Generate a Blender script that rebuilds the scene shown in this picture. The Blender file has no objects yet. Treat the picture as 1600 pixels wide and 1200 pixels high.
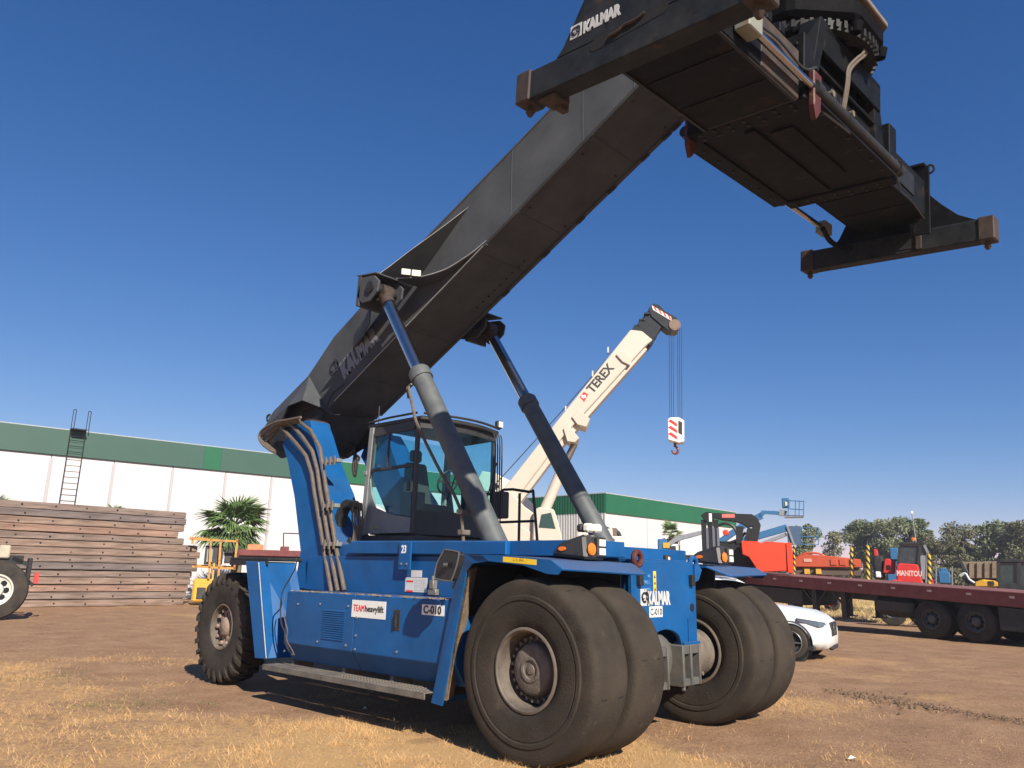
import bpy, bmesh, math, random
import numpy as np
from mathutils import Vector, Matrix, Euler
random.seed(7); rng = np.random.default_rng(7)
R = math.radians
scene = bpy.context.scene
col = scene.collection

# ---------------------------------------------------------------- camera
CAM = (4.914, -7.636, 1.669); YAW, PITCH, ROLL, FPX = 2.3153, 0.2401, 0.0206, 1200.7
def cam_axes():
    f = Vector((math.cos(YAW)*math.cos(PITCH), math.sin(YAW)*math.cos(PITCH), math.sin(PITCH)))
    r = Vector((math.sin(YAW), -math.cos(YAW), 0)); u = r.cross(f)
    c, s = math.cos(ROLL), math.sin(ROLL)
    return f, c*r+s*u, -s*r+c*u
cf, cr, cu = cam_axes()
cam = bpy.data.cameras.new('camera'); camo = bpy.data.objects.new('camera', cam); col.objects.link(camo)
camo.matrix_world = Matrix.Translation(CAM) @ Matrix((cr, cu, -cf)).transposed().to_4x4()
cam.sensor_width = 36; cam.lens = 36*FPX/1600; cam.clip_end = 4000; cam.clip_start = .05
scene.camera = camo
scene.render.resolution_x = 1024; scene.render.resolution_y = 768

# ---------------------------------------------------------------- light and exposure
SUN = Vector((1.4, -.56, 1.0)).normalized()
w = bpy.data.worlds.new('World'); scene.world = w; w.use_nodes = True
nt = w.node_tree; nt.nodes.clear()
sky = nt.nodes.new('ShaderNodeTexSky'); sky.sky_type = 'NISHITA'; sky.sun_disc = False
sky.sun_elevation = math.asin(SUN.z); sky.sun_rotation = math.atan2(SUN.x, SUN.y)
sky.altitude = 1800; sky.air_density = 1.0; sky.dust_density = 0.0; sky.ozone_density = 10.0
bg = nt.nodes.new('ShaderNodeBackground'); bg.inputs[1].default_value = .098
wo = nt.nodes.new('ShaderNodeOutputWorld')
# deepen the blue of the sky the same way in every direction
sc_ = nt.nodes.new('ShaderNodeSeparateColor'); cc_ = nt.nodes.new('ShaderNodeCombineColor'); nt.links.new(sky.outputs[0], sc_.inputs[0])
pw_ = nt.nodes.new('ShaderNodeMath'); pw_.operation = 'POWER'; pw_.inputs[1].default_value = 1.44; nt.links.new(sc_.outputs[0], pw_.inputs[0])
for i_, (src_, k_) in enumerate(((pw_.outputs[0], .858), (sc_.outputs[1], .763), (sc_.outputs[2], 1.025))):
    mu_ = nt.nodes.new('ShaderNodeMath'); mu_.operation = 'MULTIPLY'; mu_.inputs[1].default_value = k_; nt.links.new(src_, mu_.inputs[0]); nt.links.new(mu_.outputs[0], cc_.inputs[i_])
d1_ = nt.nodes.new('ShaderNodeMath'); d1_.operation = 'MULTIPLY_ADD'; d1_.inputs[1].default_value = .0806; d1_.inputs[2].default_value = 1; nt.links.new(sc_.outputs[2], d1_.inputs[0])
d2_ = nt.nodes.new('ShaderNodeMath'); d2_.operation = 'DIVIDE'; nt.links.new(mu_.outputs[0], d2_.inputs[0]); nt.links.new(d1_.outputs[0], d2_.inputs[1]); nt.links.new(d2_.outputs[0], cc_.inputs[2])
nt.links.new(cc_.outputs[0], bg.inputs[0]); nt.links.new(bg.outputs[0], wo.inputs[0])
sl = bpy.data.lights.new('sun', 'SUN'); sl.energy = 4.8; sl.angle = R(.5); sl.color = (1, .93, .80)
so = bpy.data.objects.new('sun', sl); col.objects.link(so)
so.rotation_euler = SUN.to_track_quat('Z', 'Y').to_euler(); so.location = (0, 0, 60)
scene.view_settings.view_transform = 'Standard'; scene.view_settings.look = 'None'
scene.view_settings.exposure = 0.7; scene.view_settings.gamma = 1
scene.view_settings.use_curve_mapping = False

# ---------------------------------------------------------------- helpers
CV = Vector(CAM)
def ray(px, py): return cf + cr*((px-800)/FPX) + cu*((600-py)/FPX)
def at(px, py, ax, v):
    """point of the photograph on the real plane x, y or z = v"""
    d = ray(px, py); i = 'xyz'.index(ax); return CV + d*((v-CV[i])/d[i])

class G:
    def __init__(s): s.v = []; s.f = []; s.sm = []
    def add(s, vs, fs, smooth=False):
        n = len(s.v); s.v += [tuple(v) for v in vs]
        for f in fs: s.f.append(tuple(i+n for i in f)); s.sm.append(smooth)
        return s
    def box(s, x0, x1, y0, y1, z0, z1):
        return s.add([(x, y, z) for x in (x0, x1) for y in (y0, y1) for z in (z0, z1)],
              [(0,1,3,2),(4,6,7,5),(0,4,5,1),(2,3,7,6),(0,2,6,4),(1,5,7,3)])
    def hexa(s, p):   # 8 points: bottom 4 then top 4, same order
        return s.add(p, [(0,3,2,1),(4,5,6,7),(0,1,5,4),(1,2,6,5),(2,3,7,6),(3,0,4,7)])
    def prism(s, pts, ax, a, b, off=(0,0)):
        n = len(pts)
        def P(p, t):
            if ax == 'y': return (p[0], t, p[1])
            if ax == 'x': return (t, p[0], p[1])
            return (p[0], p[1], t)
        vs = [P(p, a) for p in pts]+[P(p, b) for p in pts]
        return s.add(vs, [tuple(range(n)), tuple(range(2*n-1, n-1, -1))]+[(i, (i+1) % n, n+(i+1) % n, n+i) for i in range(n)])
    def plate(s, pts, t):   # planar polygon in space, thickness t along its normal (both ways)
        P = [Vector(p) for p in pts]; n = len(P); nr = Vector((0,0,0))
        for i in range(n): nr += P[i].cross(P[(i+1) % n])
        nr.normalize(); h = nr*t/2
        return s.add([p-h for p in P]+[p+h for p in P], [tuple(range(n-1,-1,-1)), tuple(range(n, 2*n))]+[(i, (i+1) % n, n+(i+1) % n, n+i) for i in range(n)])
    def rings(s, rings, closed=True, caps=True, smooth=True):
        n = len(rings[0]); vs = [v for r in rings for v in r]; fs = []
        for k in range(len(rings)-1):
            for i in range(n if closed else n-1):
                j = (i+1) % n; fs.append((k*n+i, k*n+j, (k+1)*n+j, (k+1)*n+i))
        s.add(vs, fs, smooth)
        if caps:
            b = len(s.v)-len(vs)
            s.f.append(tuple(b+i for i in range(n-1,-1,-1))); s.sm.append(False)
            s.f.append(tuple(b+(len(rings)-1)*n+i for i in range(n))); s.sm.append(False)
        return s
    def frame(s, d):
        d = Vector(d).normalized(); a = Vector((0,0,1)) if abs(d.z) < .9 else Vector((1,0,0))
        u = d.cross(a).normalized(); return d, u, d.cross(u)
    def cyl(s, p0, p1, r0, r1=None, n=16):
        r1 = r0 if r1 is None else r1; p0 = Vector(p0); p1 = Vector(p1); d, u, v = s.frame(p1-p0)
        return s.rings([[p+(u*math.cos(t)+v*math.sin(t))*r for t in [2*math.pi*i/n for i in range(n)]] for p, r in ((p0, r0), (p1, r1))])
    def tube(s, path, r, n=6):
        P = [Vector(p) for p in path]; rs = []; pu = None
        if 4 <= len(P) <= 14 and not isinstance(r, (list, tuple)):
            E_ = [P[0]]+P+[P[-1]]; Q_ = []
            for i in range(1, len(E_)-2):
                a, b, c, d = E_[i-1], E_[i], E_[i+1], E_[i+2]
                for t in (0, .25, .5, .75):
                    Q_.append(.5*((2*b)+(c-a)*t+(2*a-5*b+4*c-d)*t*t+(3*b-a-3*c+d)*t**3))
            P = Q_+[P[-1]]
        for i, p in enumerate(P):
            d = (P[min(i+1, len(P)-1)]-P[max(i-1, 0)]).normalized()
            if pu is None: _, u, v = s.frame(d)
            else: u = (pu-d*pu.dot(d)).normalized(); v = d.cross(u)
            pu = u; rr = r[i] if isinstance(r, (list, tuple)) else r
            rs.append([p+(u*math.cos(t)+v*math.sin(t))*rr for t in [2*math.pi*k/n for k in range(n)]])
        return s.rings(rs)
    def beam(s, p0, p1, w_, h, up=(0,0,1)):
        p0 = Vector(p0); p1 = Vector(p1); d = (p1-p0).normalized(); u = d.cross(Vector(up)).normalized(); v = u.cross(d)
        vs = [p+u*a*w_/2+v*b*h/2 for p in (p0, p1) for a, b in ((-1,-1),(1,-1),(1,1),(-1,1))]
        return s.hexa(vs)
    def lathe(s, prof, o=(0,0,0), axis='y', n=32, caps=False):   # prof: (axial, radius)
        rs = []
        for a, r in prof:
            ring = []
            for i in range(n):
                t = 2*math.pi*i/n; c, q = r*math.cos(t), r*math.sin(t)
                p = {'y': (c, a, q), 'x': (a, c, q), 'z': (c, q, a)}[axis]
                ring.append((p[0]+o[0], p[1]+o[1], p[2]+o[2]))
            rs.append(ring)
        return s.rings(rs, caps=caps)
    def disc(s, o, r, n=20, axis='y'):
        vs = []
        for i in range(n):
            t = 2*math.pi*i/n; c, q = r*math.cos(t), r*math.sin(t)
            p = {'y': (c, 0, q), 'x': (0, c, q), 'z': (c, q, 0)}[axis]; vs.append((p[0]+o[0], p[1]+o[1], p[2]+o[2]))
        return s.add(vs, [tuple(range(n))])
    def mirror_y(s):
        n = len(s.v); s.v += [(x, -y, z) for x, y, z in s.v[:n]]
        for f, m in list(zip(s.f, s.sm)): s.f.append(tuple(i+n for i in f)); s.sm.append(m)
        return s
    def mesh(s, name, m, bevel=0, fix=True):
        me = bpy.data.meshes.new(name); me.from_pydata(s.v, [], s.f)
        me.polygons.foreach_set('use_smooth', s.sm)
        if fix or bevel:
            bm = bmesh.new(); bm.from_mesh(me)
            if fix: bmesh.ops.recalc_face_normals(bm, faces=bm.faces)
            if bevel:
                ed = [e for e in bm.edges if len(e.link_faces) == 2 and e.calc_face_angle(0) > .5]
                try: bmesh.ops.bevel(bm, geom=ed, offset=bevel, segments=1, affect='EDGES', clamp_overlap=True)
                except Exception: pass
            bm.to_mesh(me); bm.free()
        if any(s.sm): me.set_sharp_from_angle(angle=R(40))
        me.materials.append(m); return me
    def build(s, name, m, parent=None, bevel=0, fix=True, label=None, kind=None):
        o = bpy.data.objects.new(name, s.mesh(name, m, bevel, fix)); col.objects.link(o)
        if parent: o.parent = parent
        if label: o['label'] = label
        if kind: o['kind'] = kind
        return o

def tag(o, label, cat, group=None):
    o['label'] = label; o['category'] = cat
    if group: o['group'] = group
    return o
def thing(name, label, cat, loc=(0,0,0), rz=0, group=None):
    o = bpy.data.objects.new(name, None); o.empty_display_size = .3; col.objects.link(o)
    o.location = loc; o.rotation_euler = (0, 0, rz); return tag(o, label, cat, group)
def copy_tree(o, parent=None):
    c = o.copy(); col.objects.link(c)
    if parent: c.parent = parent
    for ch in list(o.children): copy_tree(ch, c)
    return c
def inst(o, loc=None, rot=None, scale=None, parent=None, name=None):
    c = o.copy(); col.objects.link(c)
    if parent: c.parent = parent
    if loc is not None: c.location = loc
    if rot is not None: c.rotation_euler = rot
    if scale is not None: c.scale = scale
    return c
def text(s_, h, o, right, up, m, parent, name='lettering', sx=1.0, bold=0.0, align='LEFT', th=.002, width=None):
    cu_ = bpy.data.curves.new('t', 'FONT'); cu_.body = s_; cu_.size = h/.72; cu_.offset = bold; cu_.extrude = th; cu_.align_x = align; cu_.resolution_u = 3
    to = bpy.data.objects.new('t', cu_); col.objects.link(to)
    dg = bpy.context.evaluated_depsgraph_get(); dg.update()
    me = bpy.data.meshes.new_from_object(to.evaluated_get(dg)); bpy.data.objects.remove(to)
    if width: sx = width/max(v.co.x for v in me.vertices)
    r_ = Vector(right).normalized(); u_ = Vector(up); u_ = (u_-r_*u_.dot(r_)).normalized(); n_ = r_.cross(u_)
    M = Matrix((r_*sx, u_, n_)).transposed().to_4x4(); M.translation = Vector(o)
    me.transform(M); me.materials.clear(); me.materials.append(m); me.name = name
    ob = bpy.data.objects.new(name, me); col.objects.link(ob)
    if parent: ob.parent = parent
    return ob

def mat(name, c, rough=.5, metal=0., var=.12, scale=6., bump=0., bscale=40., dust=0., dcol=(.33,.25,.18), dscale=3., up=0., spec=.5, emit=None, coat=0., spots=None):
    m = bpy.data.materials.new(name); m.use_nodes = True; t = m.node_tree; N = t.nodes; Lk = t.links
    b = N['Principled BSDF']; b.inputs['Roughness'].default_value = rough; b.inputs['Metallic'].default_value = metal
    b.inputs['Specular IOR Level'].default_value = spec
    if coat: b.inputs['Coat Weight'].default_value = coat; b.inputs['Coat Roughness'].default_value = .12
    tc = N.new('ShaderNodeTexCoord'); no = N.new('ShaderNodeTexNoise'); no.inputs['Scale'].default_value = scale; no.inputs['Detail'].default_value = 6; no.inputs['Roughness'].default_value = .62
    Lk.new(tc.outputs['Object'], no.inputs['Vector'])
    mp = N.new('ShaderNodeMapRange'); mp.inputs[1].default_value = .3; mp.inputs[2].default_value = .7
    Lk.new(no.outputs['Fac'], mp.inputs[0])
    mx = N.new('ShaderNodeMix'); mx.data_type = 'RGBA'; mx.inputs[6].default_value = (*[x*(1-var) for x in c], 1); mx.inputs[7].default_value = (*[min(1, x*(1+var)) for x in c], 1)
    Lk.new(mp.outputs[0], mx.inputs[0]); out = mx.outputs[2]
    if spots:   # (colour, threshold, scale): rust or wear patches with a shape of their own
        sc, th, ss = spots
        n3 = N.new('ShaderNodeTexNoise'); n3.inputs['Scale'].default_value = ss; n3.inputs['Detail'].default_value = 8; n3.inputs['Roughness'].default_value = .7
        Lk.new(tc.outputs['Object'], n3.inputs['Vector'])
        m3 = N.new('ShaderNodeMapRange'); m3.inputs[1].default_value = th; m3.inputs[2].default_value = th+.08; Lk.new(n3.outputs['Fac'], m3.inputs[0])
        x3 = N.new('ShaderNodeMix'); x3.data_type = 'RGBA'; x3.inputs[7].default_value = (*sc, 1)
        Lk.new(m3.outputs[0], x3.inputs[0]); Lk.new(out, x3.inputs[6]); out = x3.outputs[2]
    if dust or up:
        n2 = N.new('ShaderNodeTexNoise'); n2.inputs['Scale'].default_value = dscale; n2.inputs['Detail'].default_value = 8; n2.inputs['Roughness'].default_value = .65
        Lk.new(tc.outputs['Object'], n2.inputs['Vector'])
        m2 = N.new('ShaderNodeMapRange'); m2.inputs[1].default_value = .35; m2.inputs[2].default_value = .75; m2.inputs[3].default_value = 0; m2.inputs[4].default_value = dust
        Lk.new(n2.outputs['Fac'], m2.inputs[0]); fac = m2.outputs[0]
        if up:      # dust settles on what faces up
            ge = N.new('ShaderNodeNewGeometry'); sx_ = N.new('ShaderNodeSeparateXYZ'); Lk.new(ge.outputs['Normal'], sx_.inputs[0])
            mu = N.new('ShaderNodeMapRange'); mu.inputs[1].default_value = .6; mu.inputs[2].default_value = .95; mu.inputs[4].default_value = up; Lk.new(sx_.outputs[2], mu.inputs[0])
            ad = N.new('ShaderNodeMath'); ad.operation = 'ADD'; ad.use_clamp = True; Lk.new(fac, ad.inputs[0]); Lk.new(mu.outputs[0], ad.inputs[1]); fac = ad.outputs[0]
        x2 = N.new('ShaderNodeMix'); x2.data_type = 'RGBA'; x2.inputs[7].default_value = (*dcol, 1)
        Lk.new(fac, x2.inputs[0]); Lk.new(out, x2.inputs[6]); out = x2.outputs[2]
        rr = N.new('ShaderNodeMapRange'); rr.inputs[3].default_value = rough; rr.inputs[4].default_value = .9; Lk.new(fac, rr.inputs[0]); Lk.new(rr.outputs[0], b.inputs['Roughness'])
    Lk.new(out, b.inputs['Base Color'])
    if bump:
        n4 = N.new('ShaderNodeTexNoise'); n4.inputs['Scale'].default_value = bscale; n4.inputs['Detail'].default_value = 5; Lk.new(tc.outputs['Object'], n4.inputs['Vector'])
        bp = N.new('ShaderNodeBump'); bp.inputs['Strength'].default_value = bump; bp.inputs['Distance'].default_value = .02; Lk.new(n4.outputs['Fac'], bp.inputs['Height']); Lk.new(bp.outputs[0], b.inputs['Normal'])
    if emit: b.inputs['Emission Color'].default_value = (*emit, 1); b.inputs['Emission Strength'].default_value = 1
    return m
def glass(name, tint=(.3,.45,.45), amount=.75):
    m = bpy.data.materials.new(name); m.use_nodes = True; t = m.node_tree; N = t.nodes; N.clear()
    tr = N.new('ShaderNodeBsdfTransparent'); tr.inputs[0].default_value = (*tint, 1)
    gl = N.new('ShaderNodeBsdfGlossy'); gl.inputs['Roughness'].default_value = .03; gl.inputs[0].default_value = (.9,.95,.95,1)
    df = N.new('ShaderNodeBsdfDiffuse'); df.inputs[0].default_value = (.10,.13,.13,1)
    m0 = N.new('ShaderNodeMixShader'); m0.inputs[0].default_value = .03
    lw = N.new('ShaderNodeLayerWeight'); lw.inputs[0].default_value = .5; fr = N.new('ShaderNodeMath'); fr.operation = 'POWER'; fr.inputs[1].default_value = 4; t.links.new(lw.outputs['Facing'], fr.inputs[0]); f2 = N.new('ShaderNodeMath'); f2.operation = 'MULTIPLY_ADD'; f2.inputs[1].default_value = .6; f2.inputs[2].default_value = .03; t.links.new(fr.outputs[0], f2.inputs[0]); fr = f2; mx = N.new('ShaderNodeMixShader'); o = N.new('ShaderNodeOutputMaterial')
    t.links.new(tr.outputs[0], m0.inputs[1]); t.links.new(df.outputs[0], m0.inputs[2])
    t.links.new(fr.outputs[0], mx.inputs[0]); t.links.new(m0.outputs[0], mx.inputs[1]); t.links.new(gl.outputs[0], mx.inputs[2]); t.links.new(mx.outputs[0], o.inputs[0]); return m

BLUE = mat('blue_paint', (.0015,.077,.245), .42, var=.2, scale=2.2, spots=((.010,.045,.12), .66, 7), dust=.07, dcol=(.16,.13,.10), dscale=3.5, up=.35, spec=.3, bump=.03, bscale=9)
EDGELIT = mat('painted_edge_light', (.38,.38,.37), .45, var=.2)  # pale tone that puts sunlit edge lines into the colour
BEAMP = mat('scratched_beam_paint', (.016,.020,.025), .55, var=.45, scale=6, spots=((.07,.040,.027), .60, 5), dust=.4, dcol=(.045,.040,.034), dscale=3, spec=.15)
BOOM = mat('boom_grey_paint', (.066,.070,.077), .6, var=.22, scale=1.6, spots=((.09,.09,.09), .68, 3), dust=.14, dcol=(.11,.11,.11), dscale=1.6, spec=.08, bump=.02, bscale=5)
CYLP = mat('cylinder_grey_paint', (.075,.085,.09), .5, var=.12, scale=4, dust=.2, dcol=(.28,.26,.22), dscale=4)
CHROME = mat('chrome', (.46,.45,.45), .2, 1., var=.05)
DARK = mat('dark_steel', (.018,.019,.021), .55, var=.3, scale=7, spots=((.08,.045,.03), .6, 5), dust=.25, dcol=(.07,.06,.05), spec=.25)
SPREAD = mat('spreader_paint', (.007,.008,.010), .55, var=.4, scale=5, spots=((.030,.020,.015), .57, 4), dust=.35, dcol=(.022,.020,.019), dscale=2, spec=.08)
SPREADL = mat('spreader_grey_green', (.20,.22,.19), .55, var=.15, scale=4, spots=((.25,.15,.09), .56, 4), dust=.3)
GREASE = mat('black_grease', (.006,.006,.007), .7, var=.3, spec=.05, bump=.3, bscale=20)
SCUFF = mat('scuffed_rusty_steel', (.042,.027,.021), .7, var=.5, scale=9, spots=((.016,.015,.015), .52, 6), dust=.25, dcol=(.10,.065,.045))
BLACK = mat('black_plastic', (.022,.022,.024), .45, var=.15, dust=.25, dcol=(.12,.10,.08))
VOID = mat('dark_recess', (.006,.006,.007), .9, var=.1)
RUBBER = mat('worn_rubber', (.032,.026,.021), .85, var=.3, scale=2.2, bump=.35, bscale=55, spots=((.075,.055,.04), .60, 5), dust=.55, dcol=(.070,.052,.038), dscale=2.6, spec=.25)
RUBBER2 = mat('lugged_rubber', (.032,.028,.025), .85, var=.25, scale=3, bump=.25, bscale=40, dust=.5, dcol=(.085,.064,.047), dscale=3, spec=.25)
HUB = mat('dusty_hub', (.12,.10,.082), .8, var=.4, scale=9, bump=.3, bscale=35, dust=.5, dcol=(.23,.18,.135), dscale=6)
RIMM = mat('dusty_rim', (.10,.082,.068), .7, var=.4, scale=7, dust=.5, dcol=(.21,.165,.125), dscale=5)
MUD = mat('dried_mud', (.22,.155,.105), .95, var=.3, scale=12, bump=.5, bscale=30, spots=((.02,.07,.2), .63, 5))
HOSE = mat('dusty_hose', (.12,.092,.07), .7, var=.25, scale=12)
WHITE = mat('white_sign', (.75,.75,.73), .5, var=.04)
WPAINT = mat('white_paint', (.72,.72,.70), .35, var=.04, spec=.5)
RED = mat('red_print', (.62,.04,.03), .5, var=.05)
LETB = mat('black_print', (.02,.02,.02), .5, var=.05)
LETG = mat('grey_print', (.50,.51,.50), .5, var=.12, scale=20)
LETB2 = mat('pale_boom_print', (.17,.18,.19), .55, var=.12, scale=20)
YEL = mat('yellow_sticker', (.75,.52,.03), .45, var=.06)
ORANGE = mat('orange_lens', (.85,.19,.02), .25, var=.08)
LENS = mat('clear_lens', (.75,.72,.62), .15, var=.1)
CABG = mat('cab_grey', (.19,.20,.205), .45, var=.1, dust=.3, dcol=(.32,.29,.25))
GLASS = glass('cab_glass', (.72,.93,.94))
MIRR = mat('mirror_back', (.02,.02,.021), .35, var=.1)
REDP = mat('red_hanger', (.075,.014,.012), .6, var=.3, spots=((.12,.06,.04), .55, 12))

# ---------------------------------------------------------------- numpy noise
def vnoise(x, y, s, seed=0):
    x = np.asarray(x)*s; y = np.asarray(y)*s
    xi = np.floor(x).astype(np.int64); yi = np.floor(y).astype(np.int64); fx = x-xi; fy = y-yi
    fx = fx*fx*(3-2*fx); fy = fy*fy*(3-2*fy)
    def h(a, b):
        n = (a*374761393+b*668265263+seed*974711) & 0xffffffff
        n = ((n ^ (n >> 13))*1274126177) & 0xffffffff
        return ((n ^ (n >> 16)) & 0xffff)/65535.
    return (h(xi,yi)*(1-fx)+h(xi+1,yi)*fx)*(1-fy)+(h(xi,yi+1)*(1-fx)+h(xi+1,yi+1)*fx)*fy
def fbm(x, y, s, o=4, seed=0):
    t = 0; a = 1; n = 0
    for i in range(o): t = t+a*vnoise(x, y, s*2**i, seed+i*17); n += a; a *= .55
    return t/n
def sstep(a, b, x):
    t = np.clip((x-a)/(b-a), 0, 1); return t*t*(3-2*t)

# straw cover on the dirt: dense in front of the machine and to the left, streaks elsewhere
def camdist(x, y): return np.hypot(x-CAM[0], y-CAM[1])
def poly_side(x, y, pts):
    """signed distance-like value: positive on the camera side of a polyline given in order from left to right of view"""
    best = np.full(np.shape(x), 1e9); sg = np.zeros(np.shape(x))
    for (x0, y0), (x1, y1) in zip(pts[:-1], pts[1:]):
        dx, dy = x1-x0, y1-y0; L = dx*dx+dy*dy
        t = np.clip(((x-x0)*dx+(y-y0)*dy)/L, 0, 1); d = np.hypot(x-x0-t*dx, y-y0-t*dy)
        c = dx*(y-y0)-dy*(x-x0); m = d < best; best = np.where(m, d, best); sg = np.where(m, np.where(c < 0, 1, -1), sg)
    return best*sg
EDGE = [at(px, py, 'z', 0)[:2] for px, py in ((-400,1065),(0,1085),(180,1110),(330,1125),(560,1125),(760,1150),(860,1150),(960,1130),(1060,1128),(1150,1160),(1250,1205),(1500,1290),(2100,1500))]
EDGE2 = [at(px, py, 'z', 0)[:2] for px, py in ((-600,1010),(0,1015),(150,1030),(260,1060),(300,1100),(330,1130),(560,1300))]
def straw(x, y):
    n = fbm(x, y, .9, 4, 3); n2 = fbm(x*1.0, y*1.0, 3.0, 3, 9)
    d1 = poly_side(x, y, EDGE)
    a = sstep(-.5, .55, d1+(n-.5)*2.0)
    hx, hy, _ = at(640, 1175, 'z', 0); kx, ky, _ = at(1010, 1160, 'z', 0)
    a = a*np.clip(.45+.75*np.exp(-((x-hx)**2+(y-hy)**2)/3.5)+.6*np.exp(-((x-kx)**2+(y-ky)**2)/1.5), 0, 1.15)*sstep(.30,.52,n+.12*np.exp(-((x-hx)**2+(y-hy)**2)/3.0))
    d2 = poly_side(x, y, EDGE2); b = sstep(-.5, 1.0, d2+(n-.55)*4.0)*.55
    far = sstep(.52, .70, fbm(x, y, .35, 4, 21))*.35+sstep(.55,.7,n)*.18
    back = sstep(46, 56, camdist(x, y))*.8
    return np.clip(np.maximum.reduce([a*(.55+.6*n2), b*(.5+.7*n2), far, back]), 0, 1)
def gz(x, y):
    return (fbm(x, y, .5, 3, 40)-.5)*.05+(fbm(x, y, 2.5, 3, 50)-.5)*.035

def graded(lo, hi, st, far):
    a = list(np.arange(lo, hi+st/2, st)); s = st; v = hi
    while v < far: s *= 1.28; v += s; a.append(v)
    s = st; v = lo
    while v > -far: s *= 1.28; v -= s; a.insert(0, v)
    return np.array(a)
gx = graded(-13, 9, .11, 1000); gy = graded(-7.5, 13, .11, 1000)
X, Y = np.meshgrid(gx, gy, indexing='ij'); near = sstep(60, 25, camdist(X, Y))
flat = 1-.85*np.exp(-((X+3)**2/30+(Y)**2/7))
Z = gz(X, Y)*near*flat-.012
nx, ny = len(gx), len(gy); V = np.stack([X, Y, Z], -1).reshape(-1, 3)
I = np.arange(nx*ny).reshape(nx, ny)
F = np.stack([I[:-1,:-1], I[1:,:-1], I[1:,1:], I[:-1,1:]], -1).reshape(-1, 4)
me = bpy.data.meshes.new('ground'); me.vertices.add(len(V)); me.vertices.foreach_set('co', V.ravel())
me.loops.add(F.size); me.loops.foreach_set('vertex_index', F.ravel()); me.polygons.add(len(F))
me.polygons.foreach_set('loop_start', np.arange(0, F.size, 4)); me.polygons.foreach_set('loop_total', np.full(len(F), 4)); me.polygons.foreach_set('use_smooth', np.ones(len(F), bool))
me.update(calc_edges=True)
at_ = me.attributes.new('straw', 'FLOAT', 'POINT'); at_.data.foreach_set('value', straw(V[:,0], V[:,1]).astype(np.float32))
def ground_mat():
    m = bpy.data.materials.new('dirt_and_straw'); m.use_nodes = True; t = m.node_tree; N = t.nodes; L = t.links; b = N['Principled BSDF']
    b.inputs['Roughness'].default_value = .95; b.inputs['Specular IOR Level'].default_value = .15
    g = N.new('ShaderNodeNewGeometry'); at = N.new('ShaderNodeAttribute'); at.attribute_name = 'straw'
    def noise(s, det=8, r=.62, vec=None):
        n = N.new('ShaderNodeTexNoise'); n.inputs['Scale'].default_value = s; n.inputs['Detail'].default_value = det; n.inputs['Roughness'].default_value = r
        L.new(vec or g.outputs['Position'], n.inputs['Vector']); return n.outputs['Fac']
    def ramp(i, stops):
        r = N.new('ShaderNodeValToRGB'); e = r.color_ramp.elements
        e[0].position, e[0].color = stops[0][0], (*stops[0][1], 1); e[1].position, e[1].color = stops[-1][0], (*stops[-1][1], 1)
        for p, c in stops[1:-1]: k = e.new(p); k.color = (*c, 1)
        L.new(i, r.inputs[0]); return r.outputs[0]
    def mix(f, a, c):
        x = N.new('ShaderNodeMix'); x.data_type = 'RGBA'; L.new(f, x.inputs[0]); L.new(a, x.inputs[6]); L.new(c, x.inputs[7]); return x.outputs[2]
    dirt = ramp(noise(1.3), [(.3, (.20,.115,.066)), (.5, (.33,.192,.112)), (.72, (.46,.285,.170))])
    fine = ramp(noise(26, 6, .7), [(.3, (.12,.070,.040)), (.52, (.34,.202,.120)), (.75, (.56,.36,.22))])
    d = mix(noise(7), dirt, fine)
    # streaks that run along the tracks of vehicles
    mp = N.new('ShaderNodeMapping'); mp.inputs['Rotation'].default_value = (0, 0, R(-8)); mp.inputs['Scale'].default_value = (.5, 2.4, 1); L.new(g.outputs['Position'], mp.inputs[0])
    st = N.new('ShaderNodeMapRange'); st.inputs[1].default_value = .55; st.inputs[2].default_value = .75; st.inputs[4].default_value = .5; L.new(noise(1.1, 8, .7, mp.outputs[0]), st.inputs[0])
    pale = ramp(noise(45, 5, .7), [(.3, (.36,.22,.12)), (.7, (.56,.38,.22))])
    d = mix(st.outputs[0], d, pale)
    sw = ramp(noise(60, 6, .75), [(.3, (.32,.185,.085)), (.5, (.53,.325,.150)), (.7, (.68,.45,.23))])
    ad = N.new('ShaderNodeMath'); ad.operation = 'MULTIPLY_ADD'; L.new(noise(11, 8, .7), ad.inputs[0]); ad.inputs[1].default_value = 1.6; 
    sb = N.new('ShaderNodeMath'); sb.operation = 'SUBTRACT'; L.new(at.outputs['Fac'], sb.inputs[0]); sb.inputs[1].default_value = .95; L.new(sb.outputs[0], ad.inputs[2])
    mr = N.new('ShaderNodeMapRange'); mr.inputs[1].default_value = .1; mr.inputs[2].default_value = .55; L.new(ad.outputs[0], mr.inputs[0])
    L.new(mix(mr.outputs[0], d, sw), b.inputs['Base Color'])
    bp = N.new('ShaderNodeBump'); bp.inputs['Strength'].default_value = .6; bp.inputs['Distance'].default_value = .05
    hs = N.new('ShaderNodeMath'); hs.operation = 'ADD'; L.new(noise(6, 9, .72), hs.inputs[0]); L.new(noise(55, 4, .6), hs.inputs[1]); L.new(hs.outputs[0], bp.inputs['Height']); L.new(bp.outputs[0], b.inputs['Normal'])
    return m
me.materials.append(ground_mat())
ground = bpy.data.objects.new('ground', me); col.objects.link(ground); ground['kind'] = 'structure'

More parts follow.
